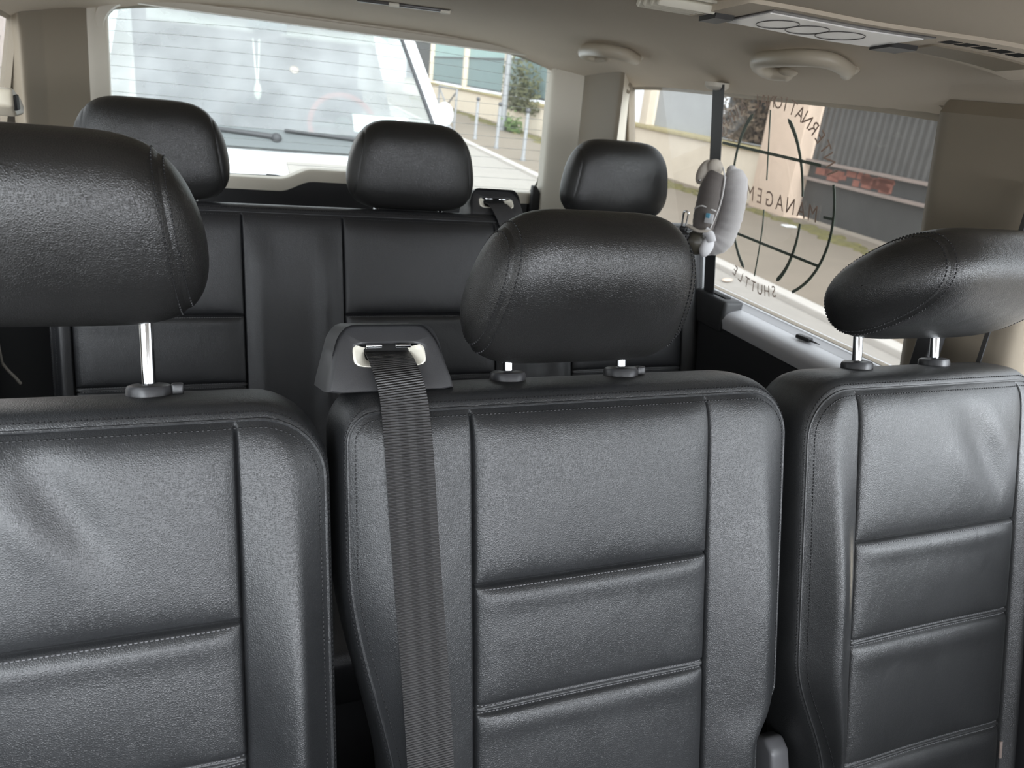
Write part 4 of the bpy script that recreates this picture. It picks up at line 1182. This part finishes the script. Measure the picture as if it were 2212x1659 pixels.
# body sides with door windows left open to the cabin
for sg in (-1, 1):
    mb = MB()
    mb.grid([[Vector((VX + sg * h_, y, z)) for y in (4.3, 5.2, 8.0)] for z, h_ in ((-0.35, 0.90), (0.2, 0.93), (0.78, 0.90))])
    mb.build('body_side', M['van_white'], pv)
    mb = MB(); mb.grid([[Vector((VX + sg * h_, y + (0.35 if z > 1.2 and y < 6 else 0), z)) for y in (5.35, 8.0)] for z, h_ in ((0.78, 0.90), (1.50, 0.76))]); mb.build('rear_side', M['van_white'], pv)
# hood and nose
mb = MB(); rows = []
for (y, z, hw, arch) in ((4.10, 0.850, 0.82, 0.06), (4.03, 0.835, 0.84, 0.06), (3.80, 0.790, 0.87, 0.07), (3.55, 0.715, 0.88, 0.08), (3.42, 0.640, 0.87, 0.09), (3.34, 0.53, 0.86, 0.10), (3.30, 0.36, 0.85, 0.10), (3.27, 0.10, 0.85, 0.10), (3.27, -0.30, 0.85, 0.10)):
    row = []
    for i in range(25):
        u = -1 + 2 * i / 24; row.append(Vector((VX + u * hw, y + 0.22 * u * u * u * u + arch * u * u, z - 0.05 * abs(u) ** 4 * (1 if z > 0.4 else 0))))
    rows.append(row)
mb.grid(rows); mb.build('hood', M['van_white'], pv)
# cowl strip with wiper arms
mb = MB(); mb.grid([[ws(-1 + 2 * i / 24, t) + Vector((0, -0.012 - o_, 0.002)) for i in range(25)] for t, o_ in ((0.10, -0.010), (0.075, 0.0), (0.0, 0.02), (-0.03, 0.03))]); mb.build('cowl', M['dash'], pv)
for (u0, u1, t0, t1) in ((-0.02, -0.75, 0.045, 0.105), (0.78, 0.03, 0.045, 0.10)):
    wp_ = MB()
    wp_.tube([ws(u0 + (u1 - u0) * k / 12, t0 + (t1 - t0) * (k / 12) ** 0.8) + Vector((0, -0.030, 0.004)) for k in range(13)], 0.012, 8, rads=[0.014 - 0.008 * k / 12 for k in range(13)])
    wp_.tube([ws(u0 + (u1 - u0) * (0.2 + 0.8 * k / 12), t0 + 0.02 + (t1 - t0) * 0.8 * k / 12) + Vector((0, -0.022, 0.0)) for k in range(13)], 0.006, 6)
    wp_.ball(ws(u0, t0) + Vector((0, -0.03, 0)), 0.026, 12, 8)
    wp_.build('wiper', M['rubber'], pv)
# flat grey panel on the nose
mb = MB(); mb.box((0.565, 3.77, 0.788), (0.30, 0.17, 0.014), Matrix.Rotation(0.24, 3, 'X'), 0.004); mb.build('nose_panel', M['plate_grey'], pv)
# mirrors
for sg in (-1, 1):
    mb = MB(); mb.ball((VX + sg * 0.99, 4.62, 1.045), (0.055, 0.06, 0.07), 20, 12); mi = mb.build('mirror', M['van_white'], pv)
    mb = MB(); mb.ball((VX + sg * 0.99, 4.63, 0.965), (0.06, 0.055, 0.035), 18, 10); mb.tube([(VX + sg * 0.86, 4.66, 0.92), (VX + sg * 0.97, 4.63, 0.95)], 0.025, 10); mb.build('mirror_base', M['steel'], mi)
# cabin seen through the screen
mb = MB(); mb.box((VX, 4.50, 0.70), (1.56, 0.60, 0.16), None, 0.04); mb.build('dashboard', M['dash'], pv)
for dx in (-0.42, 0.05, 0.45):
    mb = MB(); mb.box((VX + dx, 5.35, 0.80), (0.42, 0.16, 0.66), Matrix.Rotation(-0.2, 3, 'X'), 0.06); mb.box((VX + dx, 5.45, 1.24), (0.26, 0.10, 0.18), Matrix.Rotation(-0.2, 3, 'X'), 0.04); mb.build('cab_seat', M['vseat'], pv)
mb = MB(); rot = Matrix.Rotation(1.1, 3, 'X'); ctr = Vector((VX + 0.42, 4.72, 0.92))
mb.tube([ctr + rot @ Vector((0.19 * math.cos(2 * PI * k / 32), 0.19 * math.sin(2 * PI * k / 32), 0)) for k in range(33)], 0.016, 8, cap=False); swh = mb.build('steering_wheel', M['red'], pv); mb = MB(); mb.ball(ctr, (0.06, 0.04, 0.06), 12, 8); mb.tube([ctr + Vector((-0.18, 0, 0)), ctr + Vector((0.18, 0, 0))], 0.018, 8); mb.build('hub', M['dash'], swh)
for sg in (-1, 1):
    mb = MB(); mb.box((VX + sg * 0.33, 4.76, 1.395), (0.52, 0.10, 0.028), Matrix.Rotation(0.6, 3, 'X'), 0.01); mb.build('sun_visor', M['plate_grey'], pv)
mb = MB(); mb.grid([[(VX - 0.72, y, z), (VX + 0.72, y, z)] for y, z in ((5.9, 0.2), (5.9, 1.48))]); mb.build('cab_partition', M['vseat'], pv)
mb = MB(); mb.grid([[(VX - 0.70, y, 1.455), (VX + 0.70, y, 1.455)] for y in (4.78, 5.9)]); mb.build('cab_headliner', M['plate_grey'], pv)
mb = MB(); mb.tube([ws(-0.10, 0.78) + Vector((0, 0.08, 0)), ws(-0.09, 0.55) + Vector((0, 0.16, 0.0)), ws(-0.08, 0.38) + Vector((0, 0.22, 0))], 0.004, 6); mb.tube([ws(-0.06, 0.78) + Vector((0, 0.08, 0)), ws(-0.07, 0.55) + Vector((0, 0.16, 0.0)), ws(-0.08, 0.38) + Vector((0, 0.22, 0))], 0.004, 6)
mb.ball(ws(-0.08, 0.36) + Vector((0, 0.22, 0)), (0.02, 0.02, 0.045), 10, 8); mb.build('hanging_cord', M['cream'], pv)
mb = MB(); mb.lathe([(0.0, 0.004), (0.010, 0.004), (0.012, 0.0), (0.018, 0.0), (0.020, 0.004), (0.024, 0.0)], ws(0.13, 0.57) + Vector((0, -0.006, 0)), (0, -1, 0.8), 20); mb.build('round_sticker', M['plate_grey'], pv)
mb = MB(); mb.box(ws(0.62, 0.10) + Vector((0, 0.10, 0.06)), (0.30, 0.004, 0.11), Matrix.Rotation(-0.7, 3, 'X')); mb.build('dashboard_paper', M['paper'], pv)
mb = MB(); mb.tube([ws(-0.13, 0.90) + Vector((0, 0.10, 0)), ws(0.13, 0.90) + Vector((0, 0.10, 0))], 0.03, 12, squash=(1.0, 0.5)); mb.build('rear_view_mirror', M['dash'], pv)
for sg in (-1, 1):
    for y in (4.15, 7.2):
        mb = MB(); mb.lathe([(0, -0.1), (0.30, -0.1), (0.32, -0.06), (0.32, 0.06), (0.30, 0.1), (0, 0.1)], (VX + sg * 0.80, y, -0.30), (1, 0, 0), 28); mb.build('wheel', M['rubber'], pv)

# ------------------------------------------------------------------ street
T = Vector((0.103, 0.9947, 0)).normalized(); Nn = Vector((T.y, -T.x, 0)); K0 = Vector((5.74, 4.9, 0))
def sp(u, v, z): return K0 + Nn * u + T * v + Vector((0, 0, z))
ANG = math.atan2(-T.x, T.y)
RZ = Matrix.Rotation(ANG, 3, 'Z')
def sbox(mb, u0, u1, v0, v1, z0, z1, bev=0.0):
    c = sp((u0 + u1) / 2, (v0 + v1) / 2, (z0 + z1) / 2); mb.box(c, (abs(u1 - u0), abs(v1 - v0), z1 - z0), RZ, bev)
mb = MB(); mb.grid([[sp(u, v, -0.62) for u in (-40, -20, -8, 0.0)] for v in (-40, 0, 20, 90)], flip=True); o = struct(mb.build('road', M['asphalt'], loc=(0, 10, -0.62), smooth=False))
mb = MB(); sbox(mb, 0, 0.2, -40, 90, -0.74, -0.555, 0.02); struct(mb.build('kerb', M['kerb'], loc=sp(0.1, 20, -0.62)))
mb = MB(); sbox(mb, 0.2, 14, -40, 90, -0.8, -0.56); struct(mb.build('sidewalk', M['pave'], loc=sp(4, 20, -0.56), smooth=False))
# moss strip at the wall foot
mb = MB()
for k in range(900):
    v = random.uniform(-4, 52); u = 3.70 - abs(random.gauss(0, 0.22)) - (0.25 * (1 + math.sin(v * 0.7))) * random.random()
    mb.ball(sp(u, v, -0.56), (random.uniform(0.05, 0.16), random.uniform(0.08, 0.3), random.uniform(0.02, 0.06)), 6, 4)
o = mb.build('moss', M['moss'], loc=sp(3.8, 20, -0.56)); tag(o, 'olive moss and litter along the foot of the street wall', 'moss', kind='stuff')
# low wall and copings
wall = thing('street_wall', sp(4.1, 22, -0.56), 'long low cream wall with a mossy coping beyond the sidewalk', 'wall')
for (v0, v1) in ((8.4, 60.0),):
    mb = MB(); sbox(mb, 4.0, 4.35, v0, v1, -0.60, 0.46); mb.build('wall_base', M['stone'], wall, smooth=False)
    mb = MB(); sbox(mb, 3.93, 4.42, v0, v1, 0.46, 0.56, 0.02); mb.build('coping', M['coping'], wall)
def pillar_st(v, w, u0, u1, z1, mat, label, group, cap=True):
    r = thing('wall_pillar', sp((u0 + u1) / 2, v, -0.6), label, 'pillar', group)
    mb = MB(); sbox(mb, u0, u1, v - w / 2, v + w / 2, -0.6 if w > 0.6 else 0.562, z1, 0.015); mb.build('shaft', mat, r)
    mb = MB(); sbox(mb, u0 - 0.05, u1 + 0.05, v - w / 2 - 0.05, v + w / 2 + 0.05, z1, z1 + 0.1, 0.01); mb.build('cap', mat, r)
gp = 'pillars of the street wall'
pillar_st(48.0, 0.42, 3.98, 4.36, 3.3, M['stone'], 'farthest cream wall pillar, right next to the parked van roof', gp)
pillar_st(37.6, 0.42, 3.98, 4.36, 3.3, M['stone'], 'cream wall pillar between two teal fence panels in the rear window', gp)
pillar_st(29.1, 0.42, 3.98, 4.36, 3.3, M['stone'], 'cream wall pillar just left of the grey lamp post', gp)
pillar_st(14.4, 0.45, 3.98, 4.36, 3.0, M['stone'], 'cream wall pillar at the rear edge of the side window', gp)
pillar_st(7.85, 1.25, 3.85, 4.45, 2.6, M['stone_pink'], 'broad pinkish stone gate pillar behind the globe decal', gp)
def panel(v0, v1, z0, z1, mat, label, group, u=4.2, name='fence_panel'):
    mb = MB(); sbox(mb, u - 0.02, u + 0.02, v0, v1, z0, z1)
    o = mb.build(name, mat, loc=sp(u, (v0 + v1) / 2, z0), smooth=False); tag(o, label, 'fence', group); return o
fg = 'fence panels on the street wall'
for v0, v1, l in ((37.85, 47.75, 'teal fence panel farthest along the street wall'), (29.35, 37.35, 'teal fence panel in the middle of the rear window'), (20.2, 28.85, 'teal fence panel with ivy behind the lamp post')):
    r = thing('fence_panel', sp(4.2, (v0 + v1) / 2, 0.57), l, 'fence', fg)
    mb = MB(); sbox(mb, 4.18, 4.22, v0, v1, 0.75, 2.05); mb.build('lower_sheet', M['panel_slate'], r, smooth=False)
    mb = MB(); sbox(mb, 4.20, 4.23, v0, v1, 2.12, 3.2); mb.build('upper_sheet', M['panel_blue'], r, smooth=False)
    mb = MB(); sbox(mb, 4.15, 4.24, v0, v1, 2.05, 2.12); sbox(mb, 4.15, 4.24, v0, v1, 0.68, 0.75); mb.build('rail', M['steel_dark'], r, smooth=False)
panel(48.3, 60, 0.57, 3.4, M['corrug_low'], 'dark fence sheet beyond the farthest pillar', fg)
panel(10.9, 14.1, 0.57, 2.8, M['sheet'], 'pale grey sheet fence on the wall at the left of the side window', fg)
panel(8.55, 10.85, 0.57, 2.6, M['corrug_low'], 'dark fence panel behind the brown dry bush', fg, u=4.37)
# dark gate beyond the broad pillar
gt = thing('sheet_gate', sp(4.1, 2, -0.56), 'dark corrugated sheet gate with rails beyond the broad stone pillar', 'gate')
mb = MB(); rows = []
n = 800
for z in (0.45, 2.6):
    rows.append([sp(4.15 + 0.030 * max(-0.75, min(0.25, math.sin(2 * PI * (v_ / 0.16)))) , v_, z) for v_ in [-6 + 13.2 * i / n for i in range(n + 1)]])
mb.grid(rows); mb.build('corrugated_sheet', M['corrug'], gt, angle=20)
mb = MB(); sbox(mb, 4.14, 4.18, -6, 7.2, -0.50, 0.45); mb.build('lower_sheet', M['corrug_low'], gt, smooth=False)
mb = MB(); sbox(mb, 4.02, 4.10, -6, 7.2, 0.48, 0.53); sbox(mb, 4.02, 4.10, -6, 7.2, 0.17, 0.22); mb.build('gate_rail', M['rail'], gt, smooth=False)
mb = MB()
for k in range(26):
    v = random.uniform(5.1, 6.9); z = 0.345 + random.uniform(-0.08, 0.08)
    mb.box(sp(4.137, v, z), (0.006, random.uniform(0.15, 0.4), random.uniform(0.05, 0.12)), RZ)
mb.build('red_paint', M['redpaint'], gt, smooth=False)
mb = MB(); sbox(mb, 4.12, 4.139, 3.75, 4.15, 0.27, 0.42); mb.build('white_notice', M['paper'], gt, smooth=False)
# bollards
def bollard(v, label):
    r = thing('bollard', sp(0.55, v, -0.56), label, 'bollard', 'grey street bollards')
    mb = MB(); mb.lathe([(0, 0.0), (0.075, 0.0), (0.07, 0.05), (0.048, 0.08), (0.045, 1.08), (0.035, 1.1), (0.035, 1.13), (0, 1.13)], sp(0.55, v, -0.56), n=18); mb.build('shaft', M['steel'], r)
    mb = MB(); mb.ball(sp(0.55, v, 0.62), 0.062, 16, 10); mb.build('ball_top', M['steel_dark'], r)
bollard(19.0, 'leftmost of three grey bollards seen through the rear window')
bollard(16.3, 'middle one of three grey bollards seen through the rear window')
bollard(13.6, 'rightmost of three grey bollards, nearest to the window frame')
br = thing('street_barrier', sp(0.55, 24, -0.56), 'grey crossed-bar street barrier behind the parked van mirror', 'barrier')
for v in (25.6, 22.3):
    mb = MB(); mb.tube([sp(0.55, v, -0.56), sp(0.55, v, 0.80)], 0.04, 12); mb.build('upright', M['steel'], br)
mb = MB(); mb.tube([sp(0.55, 25.6, 0.76), sp(0.55, 22.3, 0.76)], 0.03, 10); mb.build('top_rail', M['steel'], br)
for a, b in ((0.7, -0.4), (-0.4, 0.7)):
    mb = MB(); mb.tube([sp(0.55, 25.6, a), sp(0.55, 22.3, b)], 0.03, 10); mb.build('cross_bar', M['steel'], br)
lp_ = thing('lamp_post', sp(2.9, 24.6, -0.56), 'tall grey lamp post standing before the ivy-covered fence', 'post')
mb = MB(); mb.lathe([(0.0, 0), (0.15, 0), (0.14, 0.5), (0.115, 0.55), (0.10, 6), (0, 6)], sp(2.9, 24.6, -0.56), n=18); mb.build('pole', M['steel'], lp_)
# weeds and ivy
def clump(name, c, spread, n, size, mat, label, cat, seed, umax=9.0, umin=-9.0):
    rn = random.Random(seed); mb = MB()
    for k in range(n):
        p = Vector(c) + RZ @ Vector((max(umin, min(umax, rn.gauss(0, spread[0]))), max(-1.7 * spread[1], min(1.7 * spread[1], rn.gauss(0, spread[1]))), abs(rn.gauss(0, spread[2]))))
        d = Vector((rn.uniform(-1, 1), rn.uniform(-1, 1), rn.uniform(-0.3, 1))).normalized(); s = d.orthogonal().normalized() * size * 0.5 * rn.uniform(0.5, 1)
        L = d * size * rn.uniform(0.6, 1.3); b = d.cross(s).normalized() * size * 0.08
        mb.add([p, p + L * 0.5 + s + b, p + L, p + L * 0.5 - s + b], [(0, 1, 2), (0, 2, 3)])
    o = mb.build(name, mat, loc=c, smooth=False); tag(o, label, cat); return o
clump('weed', sp(3.2, 24.2, -0.55), (0.15, 0.5, 0.22), 300, 0.16, M['leaf'], 'green weed clump at the foot of the lamp post', 'weed', 3, umax=0.1)
clump('weed', sp(3.75, 9.6, -0.55), (0.08, 0.35, 0.10), 160, 0.10, M['leaf'], 'green weed at the wall foot left of the broad stone pillar', 'weed', 4, umax=0.05)
clump('ivy', sp(3.88, 26.0, 0.1), (0.05, 1.4, 1.0), 1100, 0.16, M['ivy'], 'dull green ivy climbing the fence beside the lamp post', 'ivy', 5, umax=0.02)
clump('bush', sp(4.08, 9.72, 0.62), (0.04, 0.5, 0.42), 1500, 0.13, M['bush'], 'brown dry bush over the wall left of the broad stone pillar', 'bush', 6, umax=0.05, umin=-0.1)
clump('shrub', sp(4.9, 46.0, 2.6), (0.2, 1.3, 0.6), 500, 0.3, M['ivy'], 'dull green shrub over the far end of the fence', 'shrub', 7, umin=-0.2)
# fallen leaf on the road
mb = MB(); mb.ball(sp(-0.25, 2.25, -0.60), (0.10, 0.05, 0.012), 10, 6, Matrix.Rotation(0.5, 3, 'Z')); tag(mb.build('fallen_leaf', M['stone_pink'], loc=sp(-0.25, 2.25, -0.61)), 'single pale orange leaf lying on the pavement by the kerb', 'leaf')
mb = MB(); mb.box(sp(3.2, 6.1, -0.545), (0.22, 0.16, 0.02), RZ, 0.006); tag(mb.build('paper_scrap', M['paper'], loc=sp(3.2, 6.1, -0.56)), 'white paper scrap lying on the sidewalk before the dark gate', 'paper')
# building on the far left
bd = thing('building', (-9.5, 42, -0.62), 'pale pink building with grey slanted louvres through the left side window', 'building')
mb = MB(); mb.box((-11.5, 46, 5.0), (8, 10, 11.2)); mb.build('facade', M['facade'], bd, smooth=False)
mb = MB()
for r_ in range(4):
    for k in range(7):
        mb.box((-9.6 + 0.55 * k, 40.97, 0.6 + 1.05 * r_ - 0.35), (0.14, 0.06, 0.95), Matrix.Rotation(0.32, 3, 'Y'))
mb.build('louvre', M['facade_dark'], bd, smooth=False)

# ------------------------------------------------------------------ light
w = bpy.data.worlds.new('overcast_sky'); SC.world = w; w.use_nodes = True
nt = w.node_tree; nt.nodes.clear(); N = nt.nodes.new; L = nt.links.new
out = N('ShaderNodeOutputWorld'); bg_ = N('ShaderNodeBackground'); L(bg_.outputs[0], out.inputs[0])
tc = N('ShaderNodeTexCoord'); sx = N('ShaderNodeSeparateXYZ'); L(tc.outputs['Generated'], sx.inputs[0])
ramp = N('ShaderNodeValToRGB'); L(sx.outputs['Z'], ramp.inputs[0])
e = ramp.color_ramp.elements
e[0].position = 0.0; e[0].color = (0.77, 0.80, 0.85, 1)
e[1].position = 1.0; e[1].color = (0.97, 1.01, 1.08, 1)
dt = N('ShaderNodeVectorMath'); dt.operation = 'DOT_PRODUCT'; L(tc.outputs['Generated'], dt.inputs[0])
dt.inputs[1].default_value = Vector((0.05, -0.93, 0.30)).normalized()
mr_ = N('ShaderNodeMapRange'); mr_.interpolation_type = 'SMOOTHSTEP'; mr_.inputs[1].default_value = 0.55; mr_.inputs[2].default_value = 1.0; mr_.inputs[3].default_value = 1.0; mr_.inputs[4].default_value = 6.3
L(dt.outputs['Value'], mr_.inputs[0])
L(ramp.outputs[0], bg_.inputs[0]); L(mr_.outputs[0], bg_.inputs[1])
# daylight entering through the windscreen and side openings (portals guide the sampling)
def portal(loc, size, rot):
    la_ = bpy.data.lights.new('window_portal', 'AREA'); la_.shape = 'RECTANGLE'; la_.size = size[0]; la_.size_y = size[1]; la_.cycles.is_portal = True
    ob = bpy.data.objects.new('window_portal', la_); COL.objects.link(ob); ob.location = loc; ob.rotation_euler = rot
portal((0.39, -1.40, 1.12), (1.5, 0.55), (PI / 2, 0, 0))
for k, (y0, y1, (h0, h1)) in enumerate(WINS):
    portal((1.19, (h0 + h1) / 2, 1.08), (0.46, h1 - h0), (0, PI / 2, 0))
    portal((-0.41, (h0 + h1) / 2, 1.08), (0.46, h1 - h0), (0, -PI / 2, 0))
portal((0.415, 2.34, 1.16), (1.25, 0.46), (-PI / 2, 0, 0))

# ------------------------------------------------------------------ camera
cam = bpy.data.cameras.new('camera'); co = bpy.data.objects.new('camera', cam); COL.objects.link(co)
right = Vector((0.926, -0.362, 0.108)); up = Vector((0.0407, 0.379, 0.924)); right.normalize()
up = (up - right * up.dot(right)).normalized(); back = right.cross(up)
mw = Matrix(((right.x, up.x, back.x, 0), (right.y, up.y, back.y, 0), (right.z, up.z, back.z, 1.28), (0, 0, 0, 1)))
co.matrix_world = mw
cam.sensor_width = 36; cam.sensor_fit = 'HORIZONTAL'; cam.lens = 1661.0 / 2212 * 36
cam.clip_start = 0.02; cam.clip_end = 300
cam.dof.use_dof = True; cam.dof.focus_distance = 0.88; cam.dof.aperture_fstop = 10.0
SC.camera = co
SC.view_settings.view_transform = 'Standard'; SC.view_settings.look = 'None'; SC.view_settings.gamma = 1.0
SC.view_settings.use_curve_mapping = False
SC.view_settings.exposure = 1.95
SC.cycles.max_bounces = 10; SC.cycles.diffuse_bounces = 5; SC.cycles.transparent_max_bounces = 16
SC.cycles.sample_clamp_indirect = 8.0
SC.cycles.use_denoising = True
